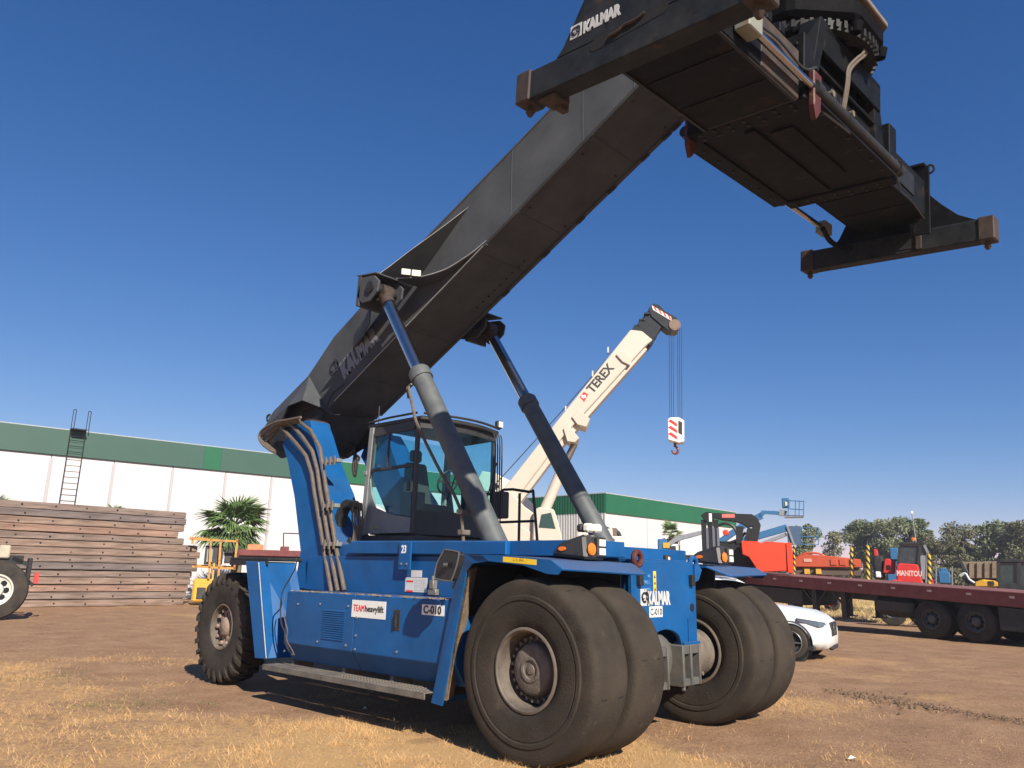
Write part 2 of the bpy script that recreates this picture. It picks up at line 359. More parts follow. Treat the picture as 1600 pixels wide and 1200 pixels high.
def blades(name, n, area, dens, hgt, wid, m, label, cat, seed):
    r = np.random.default_rng(seed)
    x = r.uniform(area[0], area[1], n); y = r.uniform(area[2], area[3], n)
    k = r.uniform(0, 1, n) < dens(x, y); x, y = x[k], y[k]; n = len(x)
    z = gz(x, y)*(1-.85*np.exp(-((x+3)**2/30+y**2/7)))-.02
    a = r.uniform(0, 2*np.pi, n); h = hgt*r.uniform(.35, 1.2, n); tilt = r.uniform(.5, 1.42, n); b = r.uniform(0, 2*np.pi, n); w_ = wid*r.uniform(.6, 1.4, n)
    P = np.stack([x, y, z], -1); W = np.stack([np.cos(a)*w_, np.sin(a)*w_, 0*w_], -1)
    T = np.stack([np.cos(b)*np.sin(tilt)*h, np.sin(b)*np.sin(tilt)*h, np.cos(tilt)*h], -1)
    V = np.stack([P-W, P+W, P+T], 1).reshape(-1, 3); me = bpy.data.meshes.new(name)
    me.vertices.add(len(V)); me.vertices.foreach_set('co', V.ravel()); me.loops.add(len(V)); me.loops.foreach_set('vertex_index', np.arange(len(V)))
    me.polygons.add(n); me.polygons.foreach_set('loop_start', np.arange(0, 3*n, 3)); me.polygons.foreach_set('loop_total', np.full(n, 3)); me.update(calc_edges=True)
    me.materials.append(m); o = bpy.data.objects.new(name, me); col.objects.link(o); o['kind'] = 'stuff'; tag(o, label, cat); return o
STRAW = mat('dry_straw', (.58,.36,.17), .8, var=.3, scale=3, spec=.2)
WEED = mat('green_weed', (.10,.13,.04), .8, var=.3, scale=20, spec=.2)
blades('dry_grass', 620000, (-11, 6, -6.5, 4.5), lambda x, y: np.where(camdist(x, y) > 3, straw(x, y)**1.5*(.15+1.2*sstep(.42,.62,fbm(x, y, 2.2, 4, 77))), 0), .085, .0024, STRAW, 'short dry straw coloured grass in front of the blue machine', 'grass', 3)
def wd(x, y):
    d = np.zeros_like(x)
    for px, py, s in ((215,1095,.5),(325,1100,.18),(150,1100,.3),(40,1055,.6),(760,1115,.2),(590,1000,.01)):
        c = at(px, py, 'z', 0); d = np.maximum(d, np.exp(-((x-c.x)**2+(y-c.y)**2)/(s*s)))
    return d*.5*fbm(x, y, 5, 3, 5)
blades('green_weeds', 160000, (-9, 1, -6, 0), wd, .05, .006, WEED, 'small patches of green weeds in the dry grass at lower left', 'weeds', 5)
FARG = mat('far_dry_grass', (.50,.38,.18), .8, var=.35, scale=.6, spec=.2)
blades('tall_dry_grass', 60000, (-30, 2, 26, 60), lambda x, y: sstep(.40,.6,fbm(x,y,.3,3,8)), .28, .02, FARG, 'knee high dry grass beyond the flatbed trailer', 'grass', 6)

# clods of earth along the old rut, and loose pebbles
clod = G()
for i in range(420):
    t = random.random(); px = 1285+t*330; py = 1078+t*52+random.gauss(0, 2+3*math.exp(-((t-.35)/.2)**2))
    p = at(px, py, 'z', 0); r_ = random.uniform(.008, .028)*(1.3 if abs(t-.35) < .2 else .7)
    vs = [Vector((math.cos(a)*r_*random.uniform(.6,1.2), math.sin(a)*r_*random.uniform(.6,1.2), random.uniform(-.01,.01))) for a in [k*math.pi/3 for k in range(6)]]
    clod.add([p+v for v in vs]+[p+Vector((0,0,r_*random.uniform(.6,1.3)))], [(k, (k+1) % 6, 6) for k in range(6)])
tag(clod.build('earth_clods', mat('dark_earth', (.13,.085,.055), .95, var=.3), kind='stuff', fix=False), 'line of broken dark earth clods in the dirt at lower right', 'earth')
peb = G()
for i in range(1500):
    px = random.uniform(0, 1600); py = 960+240*random.random()**.7
    p = at(px, py, 'z', 0)
    if -7.4 < p.x < 1.2 and abs(p.y) < 2.2: continue
    r_ = random.uniform(.006, .02)
    vs = [Vector((math.cos(a)*r_*random.uniform(.6,1.2), math.sin(a)*r_*random.uniform(.6,1.2), -.003)) for a in [k*math.pi/2.5 for k in range(5)]]
    p = p+Vector((0,0,-.012)); peb.add([p+v for v in vs]+[p+Vector((r_*.2,r_*.1,r_*.45))], [(k, (k+1) % 5, 5) for k in range(5)])
tag(peb.build('pebbles', mat('pebble', (.24,.16,.11), .9, var=.5, scale=3), kind='stuff', fix=False), 'loose pebbles and crumbs scattered over the bare dirt', 'pebbles')
# ================================================================ THE REACH STACKER
ST = thing('reach_stacker', 'huge blue and dark grey container reach stacker with its boom raised, filling the middle', 'reach stacker')
def S(g, name, m, bevel=0, parent=None, **k): return g.build(name, m, parent or ST, bevel, **k)

# ---- wheels
def tyre_mesh():
    g = G(); h = [(-.20,.365),(-.235,.39),(-.255,.46),(-.264,.55),(-.264,.60),(-.257,.607),(-.270,.622),(-.270,.655),(-.258,.668),(-.259,.715),(-.254,.765),(-.243,.795),(-.222,.811),(-.18,.820),(-.10,.825),(-.03,.828)]
    pr = h+[(-a, r) for a, r in reversed(h)]
    return g.lathe(pr, n=72)
def rim_mesh():
    return G().lathe([(-.20,.372),(-.238,.378),(-.246,.366),(-.246,.352),(-.232,.345),(-.225,.350),(-.215,.335),(-.19,.332),(-.10,.322),(-.02,.315),(.0,.28),(.0,.20)], n=56).lathe([(.20,.372),(.238,.378),(.246,.366),(.246,.345),(.20,.335),(.05,.32)], n=56)
def hub_mesh():
    return G().lathe([(.0,.30),(-.03,.255),(-.06,.245),(-.10,.235),(-.135,.222),(-.15,.20),(-.155,.115),(-.165,.110),(-.165,.085),(-.150,.080),(-.150,.045),(-.160,.04),(-.162,0.001)], n=40)
tm = tyre_mesh().mesh('wheel', RUBBER); rm_ = rim_mesh().mesh('rim', RIMM, fix=False); hm = hub_mesh().mesh('hub', HUB, fix=False)
nm = G().cyl((0,-.10,0),(0,0,0),.018,.020,6).cyl((0,-.05,0),(0,.0,0),.030,.030,8).mesh('wheel_nut', HUB)
slit = G()
slit.rings([[( -.075+.15*k/8, -.0055*math.sin(math.pi*k/8)*s_-.0005, 0) for s_ in (1,-1)] for k in range(9)], caps=False)
def put(me_, name, parent, loc=(0,0,0), rot=(0,0,0)):
    o = bpy.data.objects.new(name, me_); col.objects.link(o); o.parent = parent; o.location = loc; o.rotation_euler = rot; return o
def front_wheel(y, outer, flip, roll=0.):
    o = put(tm, 'wheel', ST, (0, y, .80), (0, roll, math.pi if flip else 0))
    put(rm_, 'rim', o)
    if outer:
        put(hm, 'hub', o)
        for k in range(24): a = 2*math.pi*k/24; put(nm, 'wheel_nut', o, (.277*math.cos(a), -.0, .277*math.sin(a)))
    else:
        G().lathe([(.15,.315),(.15,.10)], n=40).build('rim_disc', RIMM, o, fix=False)
    for k in range(5):     # worn wear-indicator grooves across the tread
        a = math.radians(72*k+roll*0+8); c = Vector((math.cos(a), 0, math.sin(a)))
        for s_ in (-1, 1):
            g = G(); ax = s_*.15; tt = Vector((-math.sin(a), 0, math.cos(a)))
            for w_, rr in ((.009, .0),):
                vs = []
                for j in range(9):
                    yy = ax-.07+.14*j/8; rad = .8285-max(0, abs(yy)-.10)*.14-max(0, abs(yy)-.19)*.5
                    hw = .006*math.sin(math.pi*min(max(j/8, .03), .97))**.5
                    vs += [c*rad+tt*hw+Vector((0,yy,0)), c*(rad+.001)-tt*hw+Vector((0,yy,0))]
                g.add(vs, [(2*j, 2*j+1, 2*j+3, 2*j+2) for j in range(8)])
            g.build('tread_groove', VOID, o, fix=False)
    return o
front_wheel(-1.815, True, False, .35); front_wheel(-1.20, False, True, .9)
front_wheel(1.20, False, False, .2); front_wheel(1.815, True, True, 1.2)

HUB2 = mat('pink_dusty_hub', (.25,.18,.14), .8, var=.45, scale=12, bump=.3, bscale=35)
def rear_wheel(y, flip):
    g = G(); h = [(-.15,.32),(-.20,.35),(-.225,.45),(-.235,.56),(-.225,.66),(-.20,.73),(-.15,.757),(-.05,.765)]
    o = g.lathe(h+[(-a, r) for a, r in reversed(h)], n=56).build('wheel', RUBBER2, ST); o.location = (-6.34, y, .79); o.rotation_euler = (0, 0, math.pi if flip else 0)
    lm = G()
    def pt(a, r, t): return (r*math.cos(t), a, r*math.sin(t))
    secs = [(.02,.73,.792,.0),(-.08,.73,.793,.02),(-.16,.72,.785,.06),(-.212,.70,.760,.10),(-.236,.64,.70,.12),(-.235,.61,.64,.13)]
    rings_ = []
    for a, r0, r1, sh in secs:
        hw = .052 if r1 > .7 else .045
        a2 = a-.012
        rings_.append([pt(a, r0, sh-hw), pt(a2, r1, sh-hw*.85), pt(a2, r1, sh+hw*.85), pt(a, r0, sh+hw)])
    lmesh = G().rings(rings_, smooth=False).mesh('tread_lug', RUBBER2)
    for k in range(26):
        t = 2*math.pi*k/26
        put(lmesh, 'tread_lug', o, (0,0,0), (0, t, 0)); put(lmesh, 'tread_lug', o, (0,0,0), (math.pi, t+.12, 0))
    G().lathe([(-.15,.33),(-.19,.335),(-.20,.32),(-.19,.305),(-.05,.295),(.02,.27),(.03,.1)], n=40).lathe([(.15,.33),(.19,.335),(.19,.30),(.05,.29)], n=40).build('rim', RIMM, o, fix=False)
    G().lathe([(.03,.22),(-.05,.20),(-.09,.15),(-.15,.13),(-.17,.10),(-.175,.001)], n=24).build('hub', HUB2, o, fix=False)
    cl = G().hexa([(.12,-.12,-.026),(.29,-.10,-.042),(.29,.03,-.042),(.12,.03,-.026),(.12,-.12,.026),(.29,-.10,.042),(.29,.03,.042),(.12,.03,.026)]).cyl((.24,-.15,0),(.24,-.10,0),.028,None,6).mesh('wheel_clamp', HUB2)
    for k in range(10): put(cl, 'wheel_clamp', o, (0,0,0), (0, 2*math.pi*k/10, 0))
    return o
rear_wheel(-1.505, False); rear_wheel(1.505, True)

# ---- axles
AX = mat('axle_grey_paint', (.075,.078,.075), .6, var=.2, dust=.6, dcol=(.17,.135,.10), dscale=4)
g = G().lathe([(-1.05,.19),(-.95,.20),(-.75,.17),(-.45,.16),(-.2,.22),(.2,.22),(.45,.16),(.75,.17),(.95,.20),(1.05,.19)], o=(0,0,.79), n=28)
g.lathe([(.02,.30),(.16,.29),(.24,.24),(.29,.15),(.30,.001)], o=(0,-.12,.79), axis='x', n=32)
S(g, 'drive_axle', AX, fix=False)
S(G().lathe([(.62,.10),(.62,.24),(.72,.27),(.98,.27),(1.02,.22)], o=(0.02,0,.79), n=30), 'brake_housing', HUB, fix=False)
S(G().lathe([(-.62,.10),(-.62,.24),(-.72,.27),(-.98,.27),(-1.02,.22)], o=(0.02,0,.79), n=30), 'brake_housing', HUB, fix=False)
def bracket(y0, y1, yc):
    g = G(); z0, z1, x0, x1 = .50, .93, -.25, .36
    g.box(x0, x1, y0, y0+.045, z0, z1); g.box(x0, x1, y1-.03, y1, z0, z1); g.box(x0, x1, yc-.02, yc+.02, z0+.001, z1-.001)
    g.box(x0+.002, x1-.012, y0+.045, yc-.02, z1-.10, z1-.002); g.box(x0+.002, x1-.012, y0+.045, yc-.02, z0+.002, z0+.08)
    g.box(x0+.002, x1-.012, yc+.02, y1-.03, z1-.10, z1-.002); g.box(x0+.002, x1-.012, yc+.02, y1-.03, z0+.002, z0+.08)
    g.box(x0+.004, x0+.15, y0+.045, y1-.03, z0+.08, z1-.10)
    g.cyl((.3,yc-.1,z0),(.3,yc-.1,z0-.05),.03,None,6)
    S(g, 'axle_bracket', AX, .008)
bracket(.14, .53, .33); bracket(-.53, -.14, -.33)
for k in range(5): S(G().cyl((.10+.05*math.cos(k), .80+.03*k, .58+.02*math.sin(k*2)), (.18+.05*math.cos(k), .80+.03*k, .58), .022, None, 7), 'axle_bolt', HUB)
g = G().box(-6.55,-6.13,-1.2,1.2,.62,.95).cyl((-6.34,-1.3,.79),(-6.34,1.3,.79),.12,None,16)
S(g, 'steer_axle', AX, .02)

# ---- chassis and front plate
PX = .30
arch = [(y_, .93+.17*math.sqrt(max(0, 1-((y_+.10)/.33)**2))) for y_ in [-.43+.66*k/14 for k in range(15)]]
pts = [(-.74,.93)]+[(-.43,.93)]+arch[1:-1]+[(.23,.93),(.57,.93),(.57,1.76),(.53,1.82),(-.70,1.82),(-.74,1.78)]
S(G().prism(pts, 'x', PX-.05, PX), 'front_plate', BLUE, .006)
S(G().box(-5.9,PX-.052,-.72,-.60,.95,1.78).box(-5.9,PX-.052,.45,.56,.95,1.78).box(-5.9,-.55,-.6,.45,1.0,1.15).box(-.35,-.25,-.6,.45,.96,1.75).box(-2.0,-1.9,-.6,.45,.96,1.75), 'chassis_frame', BLUE)
S(G().box(PX-.10,PX+.035,.235,.575,.905,.955), 'bracket_flange', BLUE, .005)
S(G().box(PX,PX+.012,.36,.375,.96,1.2), 'weld_rib', BLUE)
S(G().lathe([(.0,.045),(.003,.045)], o=(PX+.002,.47,1.32), axis='x', n=16, caps=True), 'plate_hole', VOID).scale = (1,1,1)
for yy in (-.62, .45):
    S(G().box(PX,PX+.05,yy-.035,yy+.035,1.56,1.68), 'tow_catch', DARK, .006)
# lifting lugs (rings) on the corners
def lug(y, m, r=.085, x=PX-.04, z=1.84, tilt=0):
    g = G(); n = 20; rs = []
    for i in range(n+1):
        t = 2*math.pi*i/n; c = Vector((x+.0, y+math.cos(t)*r, z+math.sin(t)*r))
        rs.append([c+Vector((.03*math.cos(q), math.cos(t)*.03*math.sin(q), math.sin(t)*.03*math.sin(q))) for q in [2*math.pi*k/8 for k in range(8)]])
    g.rings(rs, caps=False); S(g, 'lifting_lug', m)
lug(.60, BLUE, .075, z=1.80); lug(-.72, REDP, .07, x=PX+.06, z=1.83)
S(G().prism([(.52,1.60),(.60,1.62),(.68,1.74),(.60,1.80),(.52,1.80)], 'x', PX-.1, PX+.03), 'lug_gusset', BLUE, .004)
# stickers and writing on the front plate
yv = (0,1,0); zv = (0,0,1)
S(G().box(PX,PX+.004,-.585,-.46,1.355,1.525), 'emblem_plate', LETG)
def emblem(o, s_, right, up, m, parent, flip=False):
    """ram's head mark: two hooked strokes"""
    r_ = Vector(right).normalized(); u_ = Vector(up).normalized(); n_ = r_.cross(u_); g = G()
    def stroke(pts, w_):
        P = [Vector(o)+r_*a*s_+u_*b*s_+n_*.003 for a, b in pts]
        L_ = []
        for i, p in enumerate(P):
            d = (P[min(i+1, len(P)-1)]-P[max(i-1, 0)]).normalized(); q = n_.cross(d)*w_*s_/2*(1 if 0 < i < len(P)-1 else .7)
            L_.append([p-q, p+q, p+q+n_*.002, p-q+n_*.002])
        g.rings(L_, smooth=False)
    stroke([(.42+.27*math.cos(t), .52+.27*math.sin(t)) for t in [math.radians(20+i*17) for i in range(18)]], .14)
    stroke([(.30+.10*math.cos(t), .52+.10*math.sin(t)) for t in [math.radians(150+i*22) for i in range(10)]], .08)
    stroke([(.52,.78),(.66,.82),(.80,.74),(.86,.58)], .15)
    stroke([(.60,.58),(.62,.44),(.72,.38),(.82,.46),(.84,.62)], .11)
    stroke([(.84,.62),(.84,.36),(.80,.18),(.70,.08)], .13)
    return g.build('emblem', m, parent)
emblem((PX+.004,-.585,1.35), .17, yv, zv, LETB, ST)
text('KALMAR', .135, (PX+.002,-.445,1.365), yv, zv, LETG, ST, width=.45, bold=.010)
S(G().box(PX,PX+.004,-.42,-.165,1.235,1.345), 'number_plate', WHITE)
text('C-010', .070, (PX+.005,-.408,1.257), yv, zv, LETB, ST, width=.230, bold=.0015)
S(G().box(PX,PX+.003,-.33,-.275,1.50,1.71), 'warning_sticker', YEL)
for k in range(3):
    z_ = 1.655-k*.065
    S(G().prism([(-.32,z_-.018),(-.285,z_-.018),(-.3025,z_+.02)], 'x', PX+.003, PX+.005), 'warning_mark', LETB)
for k, (a, b) in enumerate((('A4',1.64),('TIRE 5',1.575),('A-WOL',1.50))):
    text(a, .038, (PX+.002,-.52 if k else -.44,b), yv, zv, mat('chalk%d' % k, (.12,.30,.55), .8), ST, name='chalk_mark', sx=.8)

# ---- side tank, step, vent, signs   (near side y<0, mirrored plain on the far side)
YT, YI = -1.95, -1.37
def xz(px, py, y): p = at(px, py, 'y', y); return p.x, p.z
def tank(sgn):
    a, b = YT*sgn, YI*sgn
    pr = [(a,.74),(a,1.36),(a*.997,1.375),(b,1.375),(b,.52),(a+.16*sgn,.52)]
    return G().prism(pr, 'x', -4.22, -2.76), G().prism(pr, 'x', -2.754, -1.02)
for sgn in (1, -1):
    t1, t2 = tank(sgn); S(t1, 'side_tank', BLUE, .006); S(t2, 'side_tank', BLUE, .006)
Ysf = YT
# clumps of dried dirt along the ledge
g = G()
for k in range(150):
    x_ = random.uniform(-4.2,-1.05) if k % 3 else random.gauss(-1.9,.5); x_ = min(max(x_, -4.2), -1.04); y_ = YT+random.uniform(.01,.14); r_ = random.uniform(.008,.035)
    n = 6; g.add([(x_+math.cos(i*math.pi/3)*r_*random.uniform(.7,1.8), y_+math.sin(i*math.pi/3)*r_*.8, 1.374) for i in range(n)]+[(x_, y_, 1.374+r_*random.uniform(.3,.7))], [(i, (i+1) % n, n) for i in range(n)])
S(g, 'dirt_clumps', MUD, fix=False, kind='stuff')
# vent with louvres
for k in range(14):
    z_ = .845+k*.025; S(G().hexa([(-3.38,YT-.012,z_),(-2.93,YT-.012,z_),(-2.93,YT+.001,z_+.004),(-3.38,YT+.001,z_+.004),(-3.38,YT-.002,z_+.012),(-2.93,YT-.002,z_+.012),(-2.93,YT+.001,z_+.014),(-3.38,YT+.001,z_+.014)]), 'vent_slat', BLUE)
bolt = G().cyl((0,0,0),(0,-.012,0),.014,None,8).mesh('bolt', mat('zinc_bolt', (.30,.30,.29), .45, .7))
for x_, z_ in ((-3.46,1.24),(-2.88,1.24),(-3.46,.80),(-2.88,.80),(-2.70,1.12),(-2.70,.92),(-2.70,.77),(-3.95,1.22),(-1.95,.80)): put(bolt, 'bolt', ST, (x_, YT, z_))
# signs
def xs(px, py): p = at(px, py, 'y', YT); return p.x, p.z
x0, z1 = xs(551,937); x1, z0 = xs(602,969)
S(G().box(x0,x1,YT-.004,YT,z0+.005,z1), 'team_sign', WHITE); xr = (1,0,0)
text('TEAM', .075, (x0+.035,YT-.006,z0+.075), xr, zv, RED, ST, width=.205)
text('heavylift', .070, (x0+.252,YT-.006,z0+.077), xr, zv, LETB, ST, width=x1-x0-.285, bold=.001)
x0, z1 = xs(660,944); x1, z0 = xs(694,963)
S(G().box(x0,x1,YT-.004,YT,z0,z1), 'number_plate', WHITE)
text('C-010', .082, (x0+.025,YT-.006,z0+.018), xr, zv, LETB, ST, sx=.98, bold=.003)
# latch handle
S(G().box(-2.03,-1.92,YT-.006,YT,1.02,1.24), 'handle_recess', BLACK, .003); S(G().box(-1.99,-1.96,YT-.035,YT-.006,1.05,1.20), 'door_handle', DARK, .005)
# steps
def step(sgn):
    y0, y1 = -2.10*sgn, -1.80*sgn
    g = G().box(-4.42,-1.30,min(y0,y1),max(y0,y1),.455,.465).box(-4.42,-1.30,min(y0,y0+.012*sgn),max(y0,y0+.012*sgn),.40,.455).box(-4.42,-1.30,min(y1,y1-.012*sgn),max(y1,y1-.012*sgn),.40,.455)
    for x_ in (-4.2,-3.1,-2.2,-1.4): g.box(x_-.03,x_+.03,min(y1,-1.5*sgn),max(y1,-1.5*sgn),.40,.52)
    S(g, 'side_step', mat('dusty_step', (.10,.09,.08), .8, var=.25, dust=.6, dcol=(.24,.20,.155), bump=.3), .004)
    if sgn > 0:
        for i in range(28):
            for j in range(3):
                x_ = -2.9+i*.055; put(dimple, 'step_stud', ST, (x_, -2.04+.08*j, .465))
dimple = G().cyl((0,0,0),(0,0,.008),.016,.010,6).mesh('step_stud', HUB)
step(1); step(-1)
# upper wall between tank ledge and deck, with the seam
def wall(sgn):
    y0, y1 = sorted((-1.37*sgn, -1.30*sgn)); return G().box(-4.7,-.95,y0,y1,1.376,1.835)
S(wall(1), 'body_wall', BLUE, .004); S(wall(-1), 'body_wall', BLUE, .004)
S(G().prism([(-3.72,1.86),(-3.66,2.03),(-.85,2.00),(-.85,1.84)], 'y', -1.42, -1.30), 'deck_rail', BLUE, .015)
S(G().box(-3.7,-.85,1.30,1.42,1.85,2.0), 'deck_rail', BLUE, .015)
DECKM = mat('deck_plate', (.05,.055,.06), .6, var=.2, dust=.6, dcol=(.25,.22,.18))
S(G().box(-4.5,-.9,-1.30,1.30,1.84,1.99), 'deck', BLUE)
S(G().box(-.9,.22,-1.36,-.74,1.84,2.0), 'deck_crossplate', BLUE, .006); S(G().box(-.9,-.30,-.739,1.42,1.84,1.985), 'deck_crossplate', BLUE, .006)
S(G().box(-.28,.22,-.70,.52,1.80,1.84).box(-.35,.0,.72,1.0,1.7,1.84), 'front_beam', BLUE, .006)
S(G().box(-2.62,-2.40,-1.445,-1.421,1.67,2.0), 'number_tab', BLUE, .004)
text('23', .095, (-2.575,-1.447,1.87), xr, zv, WHITE, ST, sx=.72, bold=.003)
for x_ in (-2.56,-2.46): put(bolt, 'bolt', ST, (x_,-1.445,1.74))
# paper stickers and filler cap on wall
YW = -1.372
def ws(px, py): p = at(px, py, 'y', YW); return p.x, p.z
for nm_, c in (('paper_sticker', (643,891,659,902)), ('inspection_sticker', (634,902,667,926))):
    x0, z1 = ws(c[0],c[1]); x1, z0 = ws(c[2],c[3]); S(G().box(x0,x1,YW-.004,YW,z0,z1), nm_, mat('paper_%s' % nm_, (.60,.58,.55), .6, var=.1))
    if c[0] == 634:
        for k in range(2):
            zz = z1-.035-k*.115; S(G().box(x0+.02,x0+.15,YW-.006,YW-.0045,zz-.02,zz), 'sticker_print', RED)
        for k in range(5): S(G().box(x0+.17,x1-.03,YW-.006,YW-.0045,z1-.035-k*.028,z1-.028-k*.028), 'sticker_print', LETG)
x0, z0 = ws(680,925)
S(G().box(x0-.07,x0+.07,YW-.06,YW,1.39,1.46).box(x0-.035,x0+.035,YW-.07,YW,1.46,1.56).cyl((x0,YW-.04,1.56),(x0,YW-.04,1.61),.02), 'valve_block', mat('dull_metal', (.22,.20,.17), .5, .4), .006)

# ---- rear mudguards
def mudguard(sgn):
    s = sgn; Y0, Y1 = -1.93*s, -1.37*s
    p = lambda x_, y_, z_: (x_, y_, z_)
    g = G().plate([p(-5.02,Y0,1.74), p(-5.02,Y1,1.74), p(-4.45,Y1,.52), p(-4.60,Y0,.50)], .03)
    g.plate([p(-5.35,Y0-.02*s,1.745), p(-5.02,Y0,1.74), p(-4.60,Y0,.50), p(-4.86,Y0-.02*s,.49)], .025)
    S(g, 'rear_mudguard', BLUE, .008)
    S(G().box(-6.0,-4.95,min(-1.85*s,-1.05*s),max(-1.85*s,-1.05*s),1.76,1.80).box(-6.0,-4.95,min(-1.855*s,-1.83*s),max(-1.855*s,-1.83*s),1.69,1.76), 'wheel_cover', DARK, .006)
mudguard(1); mudguard(-1)
# wire loom dangling beside the mudguard
pth = [at(px, py, 'y', -1.99) for px, py in ((463,868),(462,885),(452,905),(441,925),(438,950),(440,975),(446,990),(447,1005),(452,1018))]
S(G().tube(pth, .009, 5), 'wire_loom', BLACK)
pth = [at(px, py, 'y', -1.98) for px, py in ((447,925),(443,945),(445,968),(449,985),(448,1000),(456,1015),(460,1024))]
S(G().tube(pth, .007, 5), 'wire_loom', HOSE)
for px, py in ((445,1017),(450,1012),(458,1022),(447,995)): put(bolt, 'bolt', ST, at(px, py, 'y', -1.965))

# ---- front fenders over the drive wheels
def fender(sgn):
    s = sgn
    # outer lip profile in x,z (arch over the outer tyre) and the flat top
    top = [(-1.32,.36),(-.97,1.80),(-.86,1.84),(-.2,1.82),(.34,1.785),(.47,1.70)]
    low = [(.42,1.655),(.30,1.66),(0.0,1.735),(-.45,1.77),(-.72,1.745),(-.84,1.66),(-1.16,.35)]
    Yo, Yi = -2.10*s, -1.0*s
    def yo_(x): return -s*(1.985+.115*min(1, max(0, (x+.95)/.4)))
    g = G()
    # top skin: folded sheet between outer edge and inner edge
    prof = [(-1.30,.36),(-.95,1.80),(-.86,1.84),(-.55,1.832),(-.2,1.82),(.34,1.785)]
    T = .02
    for (a, b), (c, d) in zip(prof[:-1], prof[1:]):
        dx, dz = c-a, d-b; L_ = math.hypot(dx, dz); nx_, nz_ = dz/L_*T, -dx/L_*T
        g.hexa([(a,yo_(a),b),(c,yo_(c),d),(c,Yi,d),(a,Yi,b),(a+nx_,yo_(a),b+nz_),(c+nx_,yo_(c),d+nz_),(c+nx_,Yi,d+nz_),(a+nx_,Yi,b+nz_)])
    S(g, 'front_fender', BLUE)
    # outer skirt that follows the arch
    low2 = low[:-1]; ring_a = [(-1.32,.36),(-.97,1.80),(-.86,1.84),(-.55,1.832),(-.2,1.82),(.34,1.785),(.47,1.70)]; ring_b = [(-1.16,.35),(-.84,1.66),(-.72,1.745),(-.45,1.77),(0.0,1.735),(.30,1.66),(.42,1.655)]
    g = G()
    for (a0, a1), (b0, b1) in zip(zip(ring_a[:-1], ring_a[1:]), zip(ring_b[:-1], ring_b[1:])):
        f4 = [a0, a1, b1, b0]; g.hexa([(x, yo_(x)-.004*s, z) for x, z in f4]+[(x, yo_(x)+.016*s, z) for x, z in f4])
    S(g, 'fender_skirt', BLUE)
    # mud caked flap behind the wheel
    S(G().hexa([(-1.27,Yo+.14*s,.40),(-1.27,Yo+.30*s,.42),(-1.19,Yo+.30*s,.42),(-1.12,Yo+.14*s,.40),(-.93,Yo+.14*s,1.74),(-.93,Yo+.28*s,1.74),(-.88,Yo+.28*s,1.72),(-.80,Yo+.10*s,1.68)]), 'mud_flap', MUD); S(G().hexa([(-1.262,Yo+.31*s,.42),(-1.262,Yi,.42),(-1.22,Yi,.42),(-1.22,Yo+.31*s,.42),(-.93,Yo+.21*s,1.74),(-.93,Yi,1.74),(-.90,Yi,1.72),(-.90,Yo+.21*s,1.70)]), 'arch_back', DARK)
    S(G().box(-.85,.33,min(-.99*s,-.97*s),max(-.99*s,-.97*s),1.25,1.80), 'fender_liner', DARK)
    g = G().hexa([(.34,Yo,1.765),(.34,-.76*s,1.765),(.57,-.90*s,1.66),(.47,Yo,1.69),(.34,Yo,1.785),(.34,-.76*s,1.785),(.58,-.90*s,1.675),(.48,Yo,1.705)])
    S(g, 'fender_lip', BLUE, .003); S(G().box(-.9,.34,min(-1.0*s,-.76*s),max(-1.0*s,-.76*s),1.765,1.785), 'fender_inner', BLUE)
fender(1); fender(-1)
p0 = at(786,872,'y',-2.106); p1 = at(838,877,'y',-2.106)
S(G().hexa([(p0.x,-2.107,p0.z-.035),(p1.x,-2.107,p1.z-.035),(p1.x,-2.104,p1.z-.035),(p0.x,-2.104,p0.z-.035),(p0.x,-2.107,p0.z+.015),(p1.x,-2.107,p1.z+.015),(p1.x,-2.104,p1.z+.015),(p0.x,-2.104,p0.z+.015)]), 'yellow_label', YEL)
text('C. V.  ELIZ', .022, (p0.x+.14,-2.109,p0.z-.022), xr, (0,0,1), mat('label_print', (.55,.35,.02), .5), ST, sx=1.0)
# mirror on the near fender
mo = [at(px, py, 'y', -2.28) for px, py in ((693,861),(696,859),(714,862),(717,866),(713,885),(706,905),(702,908),(683,905),(679,901),(683,880))]
S(G().add([*mo, *[p+Vector((.02,.07,0)) for p in mo]], [tuple(range(10)), tuple(range(19,9,-1))]+[(i,(i+1)%10,10+(i+1)%10,10+i) for i in range(10)]), 'mirror', MIRR, .008)
mc = sum(mo, Vector())/10
S(G().tube([p*1.0 for p in mo]+[mo[0]], .009, 5), 'mirror_rim', mat('mirror_rim', (.10,.10,.10), .4))
S(G().cyl(mc+Vector((.03,-.02,0)), mc+Vector((.0,-.05,0)), .03).tube([mc+Vector((0,.05,-.02)), mc+Vector((-.05,.2,-.1)), (-1.0,-2.05,1.5)], .014), 'mirror_arm', BLACK)

